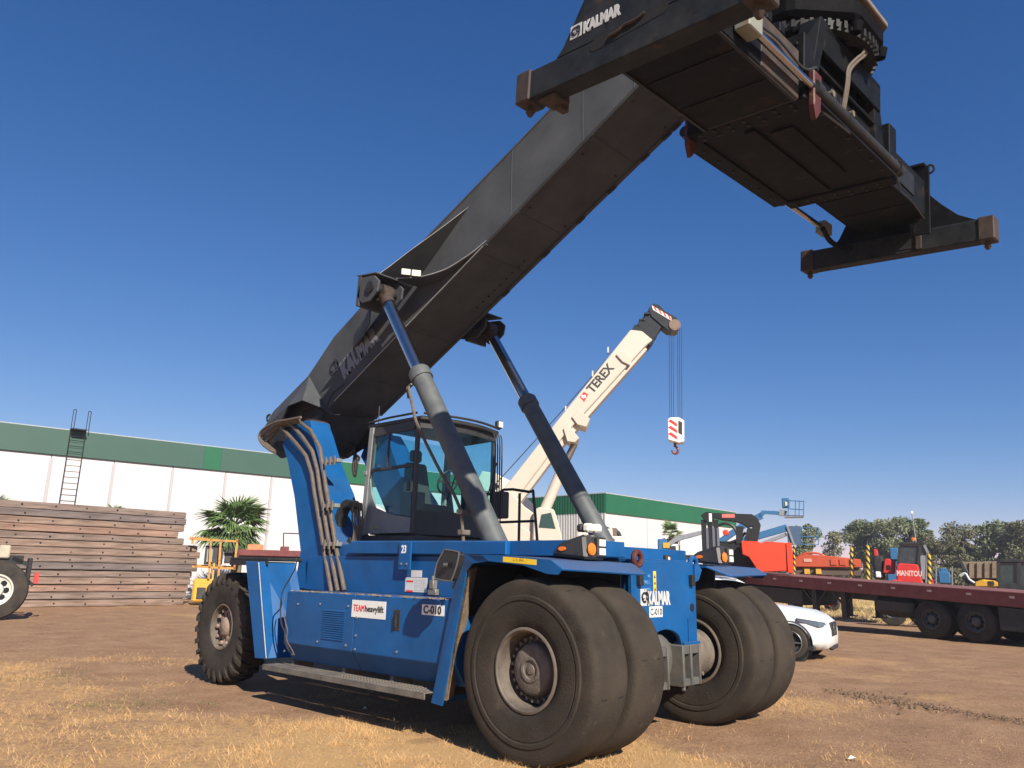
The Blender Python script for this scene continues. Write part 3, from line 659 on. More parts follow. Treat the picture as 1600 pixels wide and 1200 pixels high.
# ---- work lamps on fenders
def lampset(x, y, s):
    b = G().hexa([(x-.22,y-.17,1.84),(x+.24,y-.17,1.80),(x+.24,y+.17,1.80),(x-.22,y+.17,1.84),(x-.14,y-.14,1.96),(x+.19,y-.14,2.05),(x+.19,y+.14,2.05),(x-.14,y+.14,1.96)])
    o = S(b, 'lamp_housing', BLACK, .03)
    G().lathe([(0,.062),(.012,.055),(.018,.001)], o=(x+.243,y-.085,1.90), axis='x', n=18).build('indicator_lens', ORANGE, o)
    G().box(x+.20,x+.25,y+.01,y+.15,1.83,2.02).build('headlamp_housing', BLACK, o, .01)
    for z_ in (1.85,1.935): G().box(x+.25,x+.255,y+.03,y+.13,z_,z_+.065).build('headlamp_lens', LENS, o)
    G().prism([(x-.06+.045*math.cos(a),1.905+.022*math.sin(a)) for a in [k*math.pi/5 for k in range(10)]], 'y', y-.175, y-.160).build('side_lens', ORANGE, o)
    for k in ((0, 1) if s > 0 and y < 0 else ()):
        G().box(x+.06,x+.14,y+.0+.13*k,y+.11+.13*k,2.07,2.16).build('work_lamp', LENS, o, .02); G().box(x-.02,x+.059,y+.0+.13*k,y+.11+.13*k,2.075,2.155).build('lamp_back', BLACK, o, .02)
lampset(.10, -1.40, 1); lampset(.02, 1.46, 1)
for px, py in ((928,853),(1044,870)):
    q = at(px, py, 'x', .10); 
    o = S(G().box(.06,.11,q.y-.055,q.y+.055,q.z-.10,q.z+.02), 'small_lamp', BLACK, .008)
    for dz in (-.07,-.02): G().lathe([(0,.022),(.006,.018),(.008,.001)], o=(.111,q.y,q.z+dz), axis='x', n=12).build('lamp_lens', LENS, o)

# ---- towers carrying the boom pivot
def TY(z): return -1.36+.17*(z-1.45)
def tower(s):
    prof = [(-6.30,3.62),(-6.10,3.98),(-5.62,3.96),(-5.45,3.72),(-5.20,3.30),(-4.98,3.00),(-4.80,2.78),(-4.68,2.55),(-4.50,2.28),(-4.25,2.05),(-3.95,1.90),(-3.72,1.86),(-3.72,1.38),(-5.0,1.38),(-5.05,1.9),(-5.55,2.7),(-6.0,3.3)]
    vo = [(x, TY(z)*s, z) for x, z in prof]; vi = [(x+.0, -.58*s, z) for x, z in prof]; n = len(prof)
    return G().add(vo+vi, [tuple(range(n)), tuple(range(2*n-1,n-1,-1))]+[(i,(i+1)%n,n+(i+1)%n,n+i) for i in range(n)])
for s in (1, -1):
    o = S(tower(s), 'tower', BLUE, .012)
    G().cyl((-5.85,-.5*s,3.86),(-5.85,-.84*s,3.86),.17,None,20).cyl((-5.85,-.84*s,3.86),(-5.85,-.9*s,3.86),.10,None,16).build('boom_pivot', SCUFF, o)
# pale tube along the plate edge, standing in for its sunlit line
ed = [(-5.12,3.32),(-4.98,2.92),(-4.86,2.62),(-4.72,2.36),(-4.45,2.1),(-4.10,1.93),(-3.75,1.84)]
S(G().tube([at(px, py, 'y', TY(at(px, py, 'y', -1.2).z)-.004) for px, py in ((493,725),(502,752),(508,780),(513,810),(520,832),(530,850),(543,863))], .008, 6), 'edge_highlight', EDGELIT)
S(G().tube([(-5.02,-1.945,1.73),(-4.81,-1.945,1.11),(-4.60,-1.945,.51)], .007, 6), 'edge_highlight', EDGELIT)  # fold highlight of the mudguard, put in as a pale tube
# hoses down the tower
hp = [[(462,655),(485,672),(500,700),(505,735),(509,760),(516,800),(524,850),(538,923)],
      [(452,660),(472,682),(488,705),(496,735),(500,765),(507,805),(515,855),(528,924)],
      [(440,668),(462,692),(478,712),(487,740),(491,768),(498,808),(506,858),(518,925)]]
for k, h in enumerate(hp):
    P = []
    for px, py in h:
        z_ = 3.9-(py-655)/(925-655)*2.53; q = at(px, py, 'y', -1.40); yy = TY(q.z)-.055; P.append(at(px, py, 'y', yy))
    Q = [P[0]]
    for i in range(len(P)-1):
        for t in (.33,.67,1): Q.append(P[i].lerp(P[i+1], t))
    S(G().tube(Q, .030, 8), 'hydraulic_hose', HOSE)
for px, py in ((496,718),(502,790),(513,851)):
    q = at(px, py, 'y', -1.40); yy = TY(q.z)
    S(G().box(q.x-.17,q.x+.17,yy-.11,yy-.02,q.z-.02,q.z+.035), 'hose_clamp', mat('zinc_clamp', (.40,.38,.34), .4, .6), .006)
    for d in (-.11,0,.11): S(G().box(q.x+d-.012,q.x+d+.012,yy-.13,yy-.11,q.z-.06,q.z+.07), 'clamp_bolt', HUB)
# hose bundle looping round the tail
for k in range(4):
    o_ = k*7
    h = [(470-o_*.3,652+o_*.6),(450-o_*.5,656+o_*.5),(430,660+o_*.8),(412+o_*.2,670+o_),(405+o_*.25,682+o_*.4),(410+o_*.4,694-o_*.2),(420+o_*.1,702-o_*.3),(430,708-o_*.2)]
    S(G().tube([at(px, py, 'y', -1.12+.05*k+.012*i) for i, (px, py) in enumerate(h)], .022, 7), 'hydraulic_hose', HOSE)
S(G().plate([at(px, py, 'y', -.80) for px, py in ((420,668),(447,672),(452,712),(440,716),(424,702))], .05), 'hose_bracket', DARK)
# articulated cable loop beside the cab
q = at(545,825,'y',-1.0)
rs = []
for i in range(17):
    t = math.radians(40+i*17); c = Vector((q.x+.22*math.cos(t), -1.0, q.z+.05+.30*math.sin(t))); e = Vector((math.cos(t),0,math.sin(t)))
    rs.append([c-e*.05+Vector((0,-.07,0)), c+e*.05+Vector((0,-.07,0)), c+e*.05+Vector((0,.07,0)), c-e*.05+Vector((0,.07,0))])
S(G().rings(rs, smooth=False), 'cable_chain', BLACK)
for k in range(5):
    S(G().tube([(q.x+.20,-1.08+.03*k,q.z+.35),(q.x+.14+.02*k,-1.06+.03*k,q.z+.15),(q.x+.2,-1.05+.03*k,q.z-.05),(q.x+.16,-1.05+.03*k,q.z-.25)], .014, 5), 'hydraulic_hose', HOSE)
# hoses and blue bracket behind the cab
q = at(560,720,'y',.55)
for k in range(7):
    S(G().tube([(q.x-.1+.03*k,.45-.02*k,q.z+.45),(q.x+.05*math.sin(k),.45,q.z+.15),(q.x-.02+.03*k,.45,q.z-.15+.03*k),(q.x+.08,.45,q.z-.3+.04*k),(q.x+.12,.45,q.z+.0)], .018, 6), 'hydraulic_hose', HOSE if k % 2 else BLACK)
for k in range(3):
    t0 = [(545+6*math.cos(a)*(1+k*.2), 700+10*math.sin(a)) for a in [k+i*.7 for i in range(8)]]
    S(G().tube([at(px, py, 'y', .3) for px, py in t0], .014, 5), 'cable', BLACK)
S(G().tube([at(px, py, 'y', .2) for px, py in ((524,703),(528,712),(531,720),(528,723))], .016, 5), 'cable', BLACK)
#PART3
# ---- boom
HW = .5
def zt(x): return 7.79+.48*(x+1.17)
def zb(x): return 7.60+.535*(x-.48)
side = [(1.55,zt(1.55)),(-1.17,zt(-1.17)),(-4.4,zt(-4.4)+.01),(-5.8,5.50),(-6.5,4.92),(-7.55,4.42),(-7.90,4.05),(-7.72,3.78),(-7.1,3.56),(-6.5,3.60),(-5.8,zb(-5.8)),(-4.1,zb(-4.1)),(1.55,zb(1.55))]
boom = S(G().prism(side, 'y', -HW, HW), 'boom', BOOM, .012)
# flange strips under the boom and the small wear pads
SP = Vector((1,0,.535)).normalized()
G().plate([(-5.7,HW-.02,zb(-5.7)-.012),(1.4,HW-.02,zb(1.4)-.012),(1.4,HW+.035,zb(1.4)-.012),(-5.7,HW+.035,zb(-5.7)-.012)], .02).build('boom_flange', BOOM, boom)
G().plate([(-5.7,-HW+.02,zb(-5.7)-.012),(-2.2,-HW+.02,zb(-2.2)-.012),(-2.2,-HW-.025,zb(-2.2)-.012),(-5.7,-HW-.025,zb(-5.7)-.012)], .02).build('boom_flange', BOOM, boom)
for x_ in (-2.75,-1.95,-1.3,-.75,-.2,.15,.3):
    z_ = zb(x_)-.04; G().beam((x_-.06,HW+.005,zb(x_-.06)-.03),(x_+.06,HW+.005,zb(x_+.06)-.03),.05,.02).build('wear_pad', DARK, boom)
# inner stage shadow gap: end collar of the outer boom
for x_ in (-1.66,):
    pass
# gusset plates that flare to the cylinder brackets
def gus(s):
    U = [(-2.58,6.87,0.0),(-2.85,6.652,.13),(-3.1,6.45,.27),(-3.35,6.247,.42),(-3.6,6.045,.55),(-3.79,5.89,.66),(-4.15,5.93,.78)]
    L_ = [(-2.21,6.2,.0),(-2.42,6.08,.04),(-2.65,5.99,.08),(-2.87,5.91,.13),(-3.08,5.865,.20),(-3.28,5.84,.28),(-3.46,5.845,.36),(-3.65,5.865,.42)]
    g = G(); a = [(x, -HW*s+.01*s, z) for x, z, w_ in U]; b = [(x, (-HW-w_)*s, z) for x, z, w_ in U]; n = len(U)
    for i in range(n-1):
        g.hexa([a[i], a[i+1], b[i+1], b[i], *[(p[0]+.01, p[1], p[2]+.018) for p in (a[i], a[i+1], b[i+1], b[i])]])
    g.build('gusset', BOOM, boom)
    g = G(); a = [(x, -HW*s+.01*s, z) for x, z, w_ in L_]; b = [(x, (-HW-w_)*s, z) for x, z, w_ in L_]; n = len(L_)
    for i in range(n-1):
        g.hexa([a[i], a[i+1], b[i+1], b[i], *[(p[0]-.008, p[1], p[2]+.018) for p in (a[i], a[i+1], b[i+1], b[i])]])
    g.build('gusset', BOOM, boom)
    # curved rear plate closing the bracket
    U2 = [(-4.10,5.80,.62),(-4.25,5.74,.42),(-4.45,5.68,.27),(-4.75,5.58,.13),(-5.2,5.42,.0)]
    g = G()
    for (x0,z0,w0),(x1,z1,w1) in zip(U2[:-1], U2[1:]):
        q = [(x0,(-HW-w0)*s,z0-.30),(x1,(-HW-w1)*s,z1-.24),(x1,(-HW-w1)*s,z1),(x0,(-HW-w0)*s,z0)]
        g.plate(q, .02)
    g.build('gusset', BOOM, boom)
    # cheeks
    yo = (-HW-.84)*s; yi = (-HW-.40)*s; px_, pz_ = -3.70, 5.63
    hexp = [(-3.95,5.84),(-3.64,5.80),(-3.52,5.69),(-3.55,5.54),(-3.72,5.42),(-3.90,5.43),(-4.03,5.56)]
    br = G().prism(hexp, 'y', min(yo,yo+.035*s), max(yo,yo+.035*s)).prism(hexp, 'y', min(yi,yi+.04*s), max(yi,yi+.04*s))
    br.hexa([(-4.05,yi,5.42),(-3.97,yi,5.40),(-3.97,yo,5.40),(-4.05,yo,5.42),(-4.03,yi,5.86),(-3.95,yi,5.88),(-3.95,yo,5.88),(-4.03,yo,5.86)])
    br.hexa([(-4.0,yo,5.87),(-3.60,yo,5.82),(-3.60,yi,5.82),(-4.0,yi,5.87),(-4.0,yo,5.895),(-3.60,yo,5.845),(-3.60,yi,5.845),(-4.0,yi,5.895)])
    br.build('cylinder_bracket', BOOM, boom, .008)
    G().cyl((px_,yo-.03*s,pz_),(px_,yi+.05*s,pz_),.085,None,20).build('bracket_pin', DARK, boom)
gus(1); gus(-1)
# tail shell with folded facets over the pivot
for s in (1, -1):
    A = (-6.45,-HW*s,4.90); N1 = (-6.55,-.80*s,4.34); N2 = (-6.12,-.80*s,4.38); Rr = (-5.80,-HW*s-.01*s,4.22); T_ = (-7.60,-.62*s,4.10); T2 = (-7.45,-HW*s,4.44); Tb = (-7.3,-.66*s,3.70)
    g = G().add([A,N1,N2,Rr,T_,T2,Tb], [(0,3,2),(0,2,1),(0,1,4,5),(1,6,4)])
    g.add([tuple(Vector(q)+Vector((0,.02*s,-.01))) for q in (A,N1,N2,Rr,T_,T2,Tb)], [(0,3,2),(0,2,1),(0,1,4,5),(1,6,4)])
    g.build('tail_shell', BOOM, boom, fix=False)
    G().prism([(-6.55,3.62),(-6.5,4.30),(-6.12,4.33),(-5.86,4.18),(-6.0,3.95),(-6.1,3.75)], 'y', min(-HW*s,-(HW+.03)*s), max(-HW*s,-(HW+.03)*s)).build('pivot_plate', DARK, boom)
# lifting eye at the tail
def ring_(c, r, t, m, parent, name, ax='y'):
    g = G(); rs = []
    for i in range(17):
        a = 2*math.pi*i/16; e = {'y': Vector((math.cos(a),0,math.sin(a))), 'x': Vector((0,math.cos(a),math.sin(a)))}[ax]; f = Vector((0,1,0)) if ax == 'y' else Vector((1,0,0))
        rs.append([Vector(c)+e*r+e*t*math.cos(q)+f*t*math.sin(q) for q in [2*math.pi*k/6 for k in range(6)]])
    return g.rings(rs, caps=False).build(name, m, parent, fix=False)
ring_(at(420,653,'y',-.5), .06, .02, DARK, boom, 'lifting_eye'); ring_(at(592,641,'y',.5), .05, .018, DARK, boom, 'lifting_eye')
# lettering on the boom
ud = Vector((1,0,.60)).normalized(); q = at(517,592,'y',-HW)
emblem((q.x+.02,-HW-.002,q.z-.06), .34, ud, (-.51,0,.86), LETB, boom)
q = at(545,590,'y',-HW-.003); text('KALMAR', .30, (q.x-.14,-HW-.003,q.z+.0), ud, (-.3,0,1), LETB2, boom, sx=.62, bold=.03)
# flood lamps on the gusset shelf
for px, py in ((634,426),(650,428)):
    q = at(px, py, 'y', -.92)
    o = G().obox if False else None
    lb = G().box(-.05,.04,-.075,.075,-.055,.055).build('flood_lamp', BLACK, boom, .02); lb.location = q; lb.rotation_euler = (0,.1,R(-35))
    G().box(.04,.05,-.065,.065,-.045,.045).build('lamp_lens', LENS, lb, .01)
G().tube([(-5.6,-HW-.028,zb(-5.6)-.004),(-2.25,-HW-.028,zb(-2.25)-.004)], .007, 5).build('edge_highlight', EDGELIT, boom)  # sunlit lower edge of the boom, drawn in pale colour
G().tube([(x+.0,-HW-w_-.004,z+.016) for x, z, w_ in [(-2.21,6.2,.0),(-2.42,6.08,.04),(-2.65,5.99,.08),(-2.87,5.91,.13),(-3.08,5.865,.20),(-3.28,5.84,.28),(-3.46,5.845,.36),(-3.65,5.865,.42)]], .006, 5).build('edge_highlight', EDGELIT, boom)  # lit rim of the lower gusset, painted as a pale line
G().tube([(-2.6,-HW-.004,6.855),(-2.85,-HW-.134,6.655),(-3.1,-HW-.274,6.455),(-3.35,-HW-.424,6.25),(-3.6,-HW-.554,6.05),(-3.79,-HW-.664,5.895)], .005, 5).build('edge_highlight', EDGELIT, boom)  # lit rim of the upper gusset, likewise a pale painted line
# weld beads, butt joints and bolts along the boom
for x_ in (-5.0,-3.9,-2.35,-1.62,-.35,.55):
    G().tube([(x_,-HW+.01,zb(x_)-.004),(x_,HW-.01,zb(x_)-.004)], .007, 5).build('weld_bead', BOOM, boom)
for x_ in (-1.75,-.5,.3): G().tube([(x_,-HW-.001,zb(x_)+.02),(x_-.0,-HW-.001,zt(x_)-.02)], .006, 5).build('weld_bead', BOOM, boom)
G().tube([(-5.6,-HW-.002,zb(-5.6)+.03),(1.3,-HW-.002,zb(1.3)+.03)], .008, 5).build('weld_bead', BOOM, boom)
G().tube([(-4.2,-HW-.002,zt(-4.2)-.05),(1.3,-HW-.002,zt(1.3)-.05)], .008, 5).build('weld_bead', BOOM, boom)
bb_ = G().cyl((0,0,0),(0,0,-.014),.018,None,6).mesh('bolt', DARK)
for k in range(9):
    x_ = -2.2-.12*k; put(bb_, 'bolt', boom, (x_,.30,zb(x_)-.001))
for x_ in (-1.5,-.6,.2):
    for y_ in (-.38,.38): put(bb_, 'bolt', boom, (x_,y_,zb(x_)-.001))
# wiring on the boom underside
S(G().tube([at(px, py, 'y', -.51) for px, py in ((537,600),(522,612),(516,622),(511,634),(513,642),(520,647),(530,648))], .012, 5), 'cable', BLACK)
S(G().tube([at(520,645,'y',-.45), at(560,652,'y',.0), at(585,652,'y',.45)], .02, 5), 'cable', DARK)

# ---- lift cylinders
def cyl_(s):
    y = -1.10*s; a = Vector((-3.70,y,5.60)); d = Vector((2.48,0,-3.74)).normalized()
    P = lambda t: a+d*t
    o = S(G().cyl(P(1.70), P(5.3), .132, .138, 28), 'lift_cylinder', CYLP)
    G().cyl(P(1.60), P(1.74), .150, .150, 28).cyl(P(1.56), P(1.60), .125,.148,28).build('cylinder_collar', CYLP, o)
    G().cyl(P(.18), P(1.62), .088, None, 24).build('piston_rod', CHROME, o)
    G().cyl(P(.0)+Vector((0,-.09,0)), P(0)+Vector((0,.09,0)), .13, None, 20).cyl(P(.02), P(.24), .10, .10, 20).build('rod_eye', SCUFF, o)
    G().cyl(P(5.25)+Vector((0,-.12,0)), P(5.25)+Vector((0,.12,0)), .17, None, 20).build('cylinder_foot', CYLP, o)
    return P, o
P1, C1 = cyl_(1); P2, C2 = cyl_(-1)
h = [(638,604),(641,618),(646,640),(650,658),(660,680),(672,705),(690,740),(708,770),(717,790),(720,800),(722,815),(724,845),(729,866)]
S(G().tube([at(px, py, 'y', -1.28) for px, py in h], .021, 7), 'hydraulic_hose', HOSE)
S(G().tube([at(px, py, 'y', -1.26) for px, py in ((643,600),(636,606),(638,622))], .016, 6), 'hose_fitting', HUB)
for px, py in ((721,800),(723,832)): q = at(px, py, 'y', -1.28); S(G().box(q.x-.04,q.x+.05,-1.33,-1.2,q.z-.03,q.z+.03), 'hose_clamp', HUB, .006)

# ---- cab
CX0, CX1, CY, CZ0, CZ1 = -4.26, -3.18, .76, 2.09, 3.70
cab = S(G().box(CX0,CX1+.06,-CY,CY,2.02,2.14), 'cab', mat('cab_black', (.03,.031,.033), .5, var=.1, dust=.2), .02)
# front is bowed outwards: plan outline
def plan(n=9, off=0.):
    return [(CX1+.02+.17*math.cos(math.pi/2*(-1+2*i/(n-1)))+off, -CY+2*CY*i/(n-1)) for i in range(n)]
pl = plan()
G().prism([(CX0-.05,-CY-.02)]+[(x+.07,y*1.03) for x, y in pl]+[(CX0-.05,CY+.02)], 'z', 3.70, 3.76).build('cab_roof', BLACK, cab, .015)
g = G()
def post(x0,y0,z0,x1,y1,z1,t): g.beam((x0,y0,z0),(x1,y1,z1),t,t,(1,0,0))
LEANR = .03
g.beam((CX0,-CY,2.14),(CX0+.08,-CY,3.70),.09,.10,(1,0,0)); g.beam((CX0,CY,2.14),(CX0+.08,CY,3.70),.09,.10,(1,0,0))
g.build('rear_post', CABG, cab, .01)
g = G()
for y_ in (-CY, CY): G().beam((CX1,y_,2.14),(CX1,y_,3.70),.05,.07,(1,0,0)).beam((CX0,y_,3.64),(CX1,y_,3.66),.05,.10).build('cab_frame', BLACK, cab, .008)
# door, near side
D0, D1 = CX0+.06, CX1-.04
dr = G().beam((D0,-CY-.02,2.75),(D0+.07,-CY-.02,3.58),.03,.05).beam((D0+.06,-CY-.02,3.58),(D1,-CY-.02,3.60),.03,.05).beam((D1,-CY-.02,3.60),(D1,-CY-.02,2.20),.03,.05).beam((D0+.04,-CY-.018,3.06),(D1,-CY-.018,3.08),.03,.045).beam((D0+.40,-CY-.018,3.08),(D0+.42,-CY-.018,3.58),.03,.03)
door = dr.build('door', BLACK, cab, .006)
G().prism([(D0-.03,2.16),(D1,2.16),(D1,2.36),(D0+.55,2.42),(D0+.22,2.52),(D0+.10,2.72),(D0+.04,2.95),(D0-.0,2.95)], 'y', -CY-.03, -CY-.012).build('door_panel', CABG, door, .004)
text('DCM45', .05, (D0+.12,-CY-.034,2.22), xr, zv, mat('tan_print', (.35,.30,.20), .6), door, sx=.9, bold=.002, name='door_print')
G().prism([(D0+.05,2.75),(D0+.14,2.58),(D0+.5,2.44),(D1-.02,2.37),(D1-.02,3.57),(D0+.08,3.55)], 'y', -CY-.012, -CY-.006).build('door_window', GLASS, door)
for z_ in (2.35,3.0): G().box(D0-.10,D0-.02,-CY-.06,-CY-.02,z_,z_+.06).build('door_hinge', CABG, door, .006)
G().box(D1-.09,D1-.03,-CY-.05,-CY-.022,2.72,2.86).build('door_handle', BLACK, door, .008)
# far side glass, rear glass, windscreen
G().box(CX0+.12,CX1-.04,CY-.006,CY,2.45,3.62).build('side_window', GLASS, cab)
G().box(CX0+.02,CX0+.026,-CY+.06,CY-.06,2.6,3.62).build('rear_window', GLASS, cab)
vs = []; 
for x, y in pl: vs += [(x+.05*0, y, 2.46), (x, y, 3.60)]
G().add(vs, [(2*i, 2*i+2, 2*i+3, 2*i+1) for i in range(len(pl)-1)], True).build('windscreen', GLASS, cab, fix=False)
pan = G(); pan2 = G()
for (x, y), (x2, y2) in zip(pl[:-1], pl[1:]): pan.hexa([(x,y,2.14),(x2,y2,2.14),(x2-.03,y2,2.14),(x-.03,y,2.14),(x,y,2.46),(x2,y2,2.46),(x2-.03,y2,2.46),(x-.03,y,2.46)])
for (x, y), (x2, y2) in zip(pl[:-1], pl[1:]): pan2.hexa([(x+.005,y,3.60),(x2+.005,y2,3.60),(x2-.03,y2,3.60),(x-.03,y,3.60),(x+.005,y,3.70),(x2+.005,y2,3.70),(x2-.03,y2,3.70),(x-.03,y,3.70)])
pan.build('cab_front_panel', BLACK, cab); pan2.build('cab_visor', BLACK, cab)
for y_ in (-.32, .42): 
    i = min(range(len(pl)), key=lambda k: abs(pl[k][1]-y_)); G().tube([(pl[i][0]+.03,y_,2.55),(pl[i][0]+.05,y_+.22,3.25)], .010, 5).build('wiper', BLACK, cab)
# window guard bars on the far front corner
for k in range(4):
    y_ = .52+.09*k; G().tube([(CX1+.20-.03*k,y_,3.70),(CX1+.27-.04*k,y_,3.5),(CX1+.27-.04*k,y_,2.5),(CX1+.2-.03*k,y_,2.3)], .011, 5).build('guard_bar', BLACK, cab)
G().box(CX1-.12,CX1+.16,CY+.05,CY+.22,2.45,2.85).build('mirror', BLACK, cab, .02)
# seat, wheel, console inside
st_ = G().box(-3.98,-3.50,-.28,.26,2.45,2.60).hexa([(-4.06,-.26,2.6),(-3.92,-.26,2.6),(-3.92,.24,2.6),(-4.06,.24,2.6),(-4.14,-.20,3.25),(-4.02,-.20,3.25),(-4.02,.18,3.25),(-4.14,.18,3.25)]).box(-4.13,-4.04,-.12,.10,3.27,3.45).build('seat', mat('seat_fabric', (.035,.035,.037), .8), cab, .03)
g = G(); rs = []
for i in range(17):
    a = 2*math.pi*i/16; c = Vector((-3.35+.07*math.sin(a), .19*math.cos(a), 2.92+.16*math.sin(a))); e = Vector((.3*math.sin(a), math.cos(a), .9*math.sin(a))).normalized()
    rs.append([c+e*.015*math.cos(q)+Vector((.95,0,-.3))*.015*math.sin(q) for q in [2*math.pi*k/5 for k in range(5)]])
g.rings(rs, caps=False).beam((-3.36,0,2.90),(-3.25,0,2.45),.06,.06,(0,1,0)).beam((-3.35,-.18,2.92),(-3.35,.18,2.92),.02,.03,(0,0,1)); g.build('steering_wheel', BLACK, cab, fix=False)
G().box(-3.4,-3.18,.3,.6,2.3,2.85).box(-3.35,-3.3,.38,.52,2.9,3.15).box(-3.75,-3.45,-.55,-.32,2.35,2.75).build('console', BLACK, cab, .02)
G().box(-4.2,-3.2,-.70,.70,2.15,2.30).build('cab_floor', BLACK, cab)
# roof lamps and antenna
for y_, x_ in ((.70,CX1+.16),(-.2,CX1+.24),(.25,CX1+.22)):
    if y_ == .70:
        lb = G().box(-.05,.04,-.055,.055,.02,.14).build('roof_lamp', BLACK, cab, .02); lb.location = (x_,y_,3.76); G().box(.04,.048,-.045,.045,.035,.125).build('lamp_lens', LENS, lb, .01)
G().tube([(CX0+.05,-CY+.1,3.76),(CX0+.05,-CY+.1,4.05)], .008, 5).build('antenna', LETG, cab)
G().tube([(CX0+.0,-CY-.04,3.78),(CX0+.5,-CY-.05,3.80),(CX1+.02,-CY-.05,3.80)], .016, 6).build('roof_rail', BLACK, cab)
G().tube([(x+.09,y,3.79) for x, y in plan(13)], .018, 6).build('roof_rail', BLACK, cab)
# handrail on the far side deck
S(G().tube([(-3.5,1.2,2.0),(-3.5,1.2,2.86),(-2.82,1.2,2.86),(-2.74,1.2,2.80),(-2.64,1.2,2.0)], .022, 7).tube([(-3.02,1.2,2.85),(-3.02,1.2,2.0)], .022, 6).tube([(-3.5,1.2,2.42),(-2.69,1.2,2.42)], .022, 6), 'handrail', BLACK)
S(G().tube([(-3.5,1.2,2.86),(-4.3,1.2,2.90)], .022, 7).tube([(-3.5,1.2,2.42),(-4.3,1.2,2.42)], .02, 6), 'handrail', BLACK)

# ---- spreader and rotator, in their own frame
sp_loc = (2.025,-.10,5.78); sp_rot = (.026,.091,-.040)
SQ = S(G().box(-.52,.60,-1.22,1.18,.26,.30).box(-.52,.60,-1.22,1.18,.78,.82).box(.50,.55,-1.2,1.15,.30,.78).box(-.50,-.45,-1.2,1.15,.30,.78), 'spreader', SPREAD, .008)
SQ.location = sp_loc; SQ.rotation_euler = sp_rot
def Q(g, name, m=SPREAD, bevel=.006, parent=None, **k): return g.build(name, m, parent or SQ, bevel, **k)
# telescopic arms
Q(G().box(-.34,.62,-2.84,-1.26,.20,.70), 'telescopic_arm', SPREAD, .012)
Q(G().box(-.30,.625,-1.95,-1.24,.205,.695) , 'arm_wear_band', SCUFF, .01).scale = (1.004,1,1)
Q(G().box(-.42,.50,1.10,2.82,.38,.86), 'telescopic_arm', SPREAD, .012)
Q(G().box(.50,.515,1.6,2.2,.50,.76), 'arm_patch', BEAMP, .003)
for s_, y0, y1 in ((1,-1.20,-.98),(-1,.95,1.16)): Q(G().box(-.58,.66,y0,y1,.235,.90), 'frame_collar', SPREAD, .01)
# stiffeners and edge flanges below the centre frame
Q(G().box(-.70,-.52,-1.0,1.0,.24,.27).box(-.72,-.69,-1.0,1.0,.24,.36), 'side_flange', SPREAD, .004)
Q(G().box(.60,.72,-1.0,.95,.25,.28), 'side_flange', SPREAD, .004)
Q(G().box(-.10,.02,-.9,.9,.235,.255), 'bottom_rib', SPREAD, .004)
# red lashing hangers
for x_, y_ in ((-.60,-1.12),(.70,-1.10)):
    g = G().prism([(y_-.05,.52),(y_+.12,.52),(y_+.10,.15),(y_+.02,.05),(y_-.04,.18)], 'x', x_-.03, x_+.03); Q(g, 'lashing_hanger', REDP, .01)
# extension cylinders
def ext(x, s):
    o = Q(G().cyl((x,-1.05*s,.36),(x,1.02*s,.36),.062,None,18).cyl((x,-1.12*s,.36),(x,-1.0*s,.36),.075,None,18).cyl((x,-.4*s,.36),(x,-.36*s,.36),.068,None,18).cyl((x,.98*s,.36),(x,1.12*s,.36),.08,.06,12), 'extension_cylinder', DARK, 0)
    G().cyl((x,-2.25*s,.36),(x,-1.1*s,.36),.036,None,14).build('piston_rod', CHROME, o)
    G().box(x-.07,x+.07,min(-2.42*s,-2.2*s),max(-2.42*s,-2.2*s),.28,.44).build('rod_lug', SPREADL, o, .01)
ext(.70, 1); ext(-.66, -1)
# rotator support: posts, rails
Q(G().hexa([(.44,-1.02,.82),(.64,-1.02,.50),(.64,-.90,.50),(.44,-.90,.82),(.44,-.80,1.28),(.64,-.80,1.28),(.64,-.64,1.28),(.44,-.64,1.28)]), 'support_post', SPREAD, .006)
Q(G().box(.34,.62,-.78,.80,1.24,1.29).box(.58,.62,-.78,.80,.97,1.24), 'support_rail', SPREAD, .006)
Q(G().box(-.62,-.34,-.78,.80,1.24,1.29).box(-.62,-.58,-.78,.80,.97,1.24), 'support_rail', SPREAD, .006)
Q(G().hexa([(.40,.66,.50),(.60,.72,.50),(.60,1.0,.50),(.40,1.0,.50),(.40,.60,1.24),(.60,.62,1.24),(.60,.78,1.24),(.40,.78,1.24)]), 'support_post', SPREAD, .006)
Q(G().box(-.45,.42,-.80,.78,.82,.98), 'centre_box', SPREAD, .01); Q(G().box(.40,.46,-.70,.55,.50,1.20), 'side_web', DARK, .006)
Q(G().box(.46,.56,-.35,-.05,.56,.86), 'valve_block', DARK, .01); Q(G().box(.46,.54,.15,.40,.55,.75), 'valve_block', BLACK, .01)
for k in range(4): Q(G().box(.46,.475,-.62+.22*k,-.50+.22*k,.88,1.02), 'rib_plate', DARK, .004)
for y_ in (-1.15,-1.05,1.0,1.1):
    for k in range(7): put(bb_, 'bolt', SQ, (-.45+.16*k,y_,.234))
for k in range(6): put(bb_, 'bolt', SQ, (.66,-.8+.3*k,.249)); put(bb_, 'bolt', SQ, (-.61,-.8+.3*k,.239))
Q(G().box(-.34,-.31,-2.8,-1.27,.185,.199), 'wear_strip', DARK, .003); Q(G().box(.585,.615,-2.8,-1.27,.185,.199), 'wear_strip', DARK, .003)
for y_ in (-2.3,-1.75): Q(G().tube([(-.33,y_,.197),(.6,y_,.197)], .007, 5), 'weld_bead', SPREAD, 0)
for y_ in (1.5,2.1): Q(G().tube([(-.41,y_,.377),(.49,y_,.377)], .007, 5), 'weld_bead', SPREAD, 0)
Q(G().box(.10,.34,-.75,.55,.238,.252), 'skid_strip', SPREAD, .004)
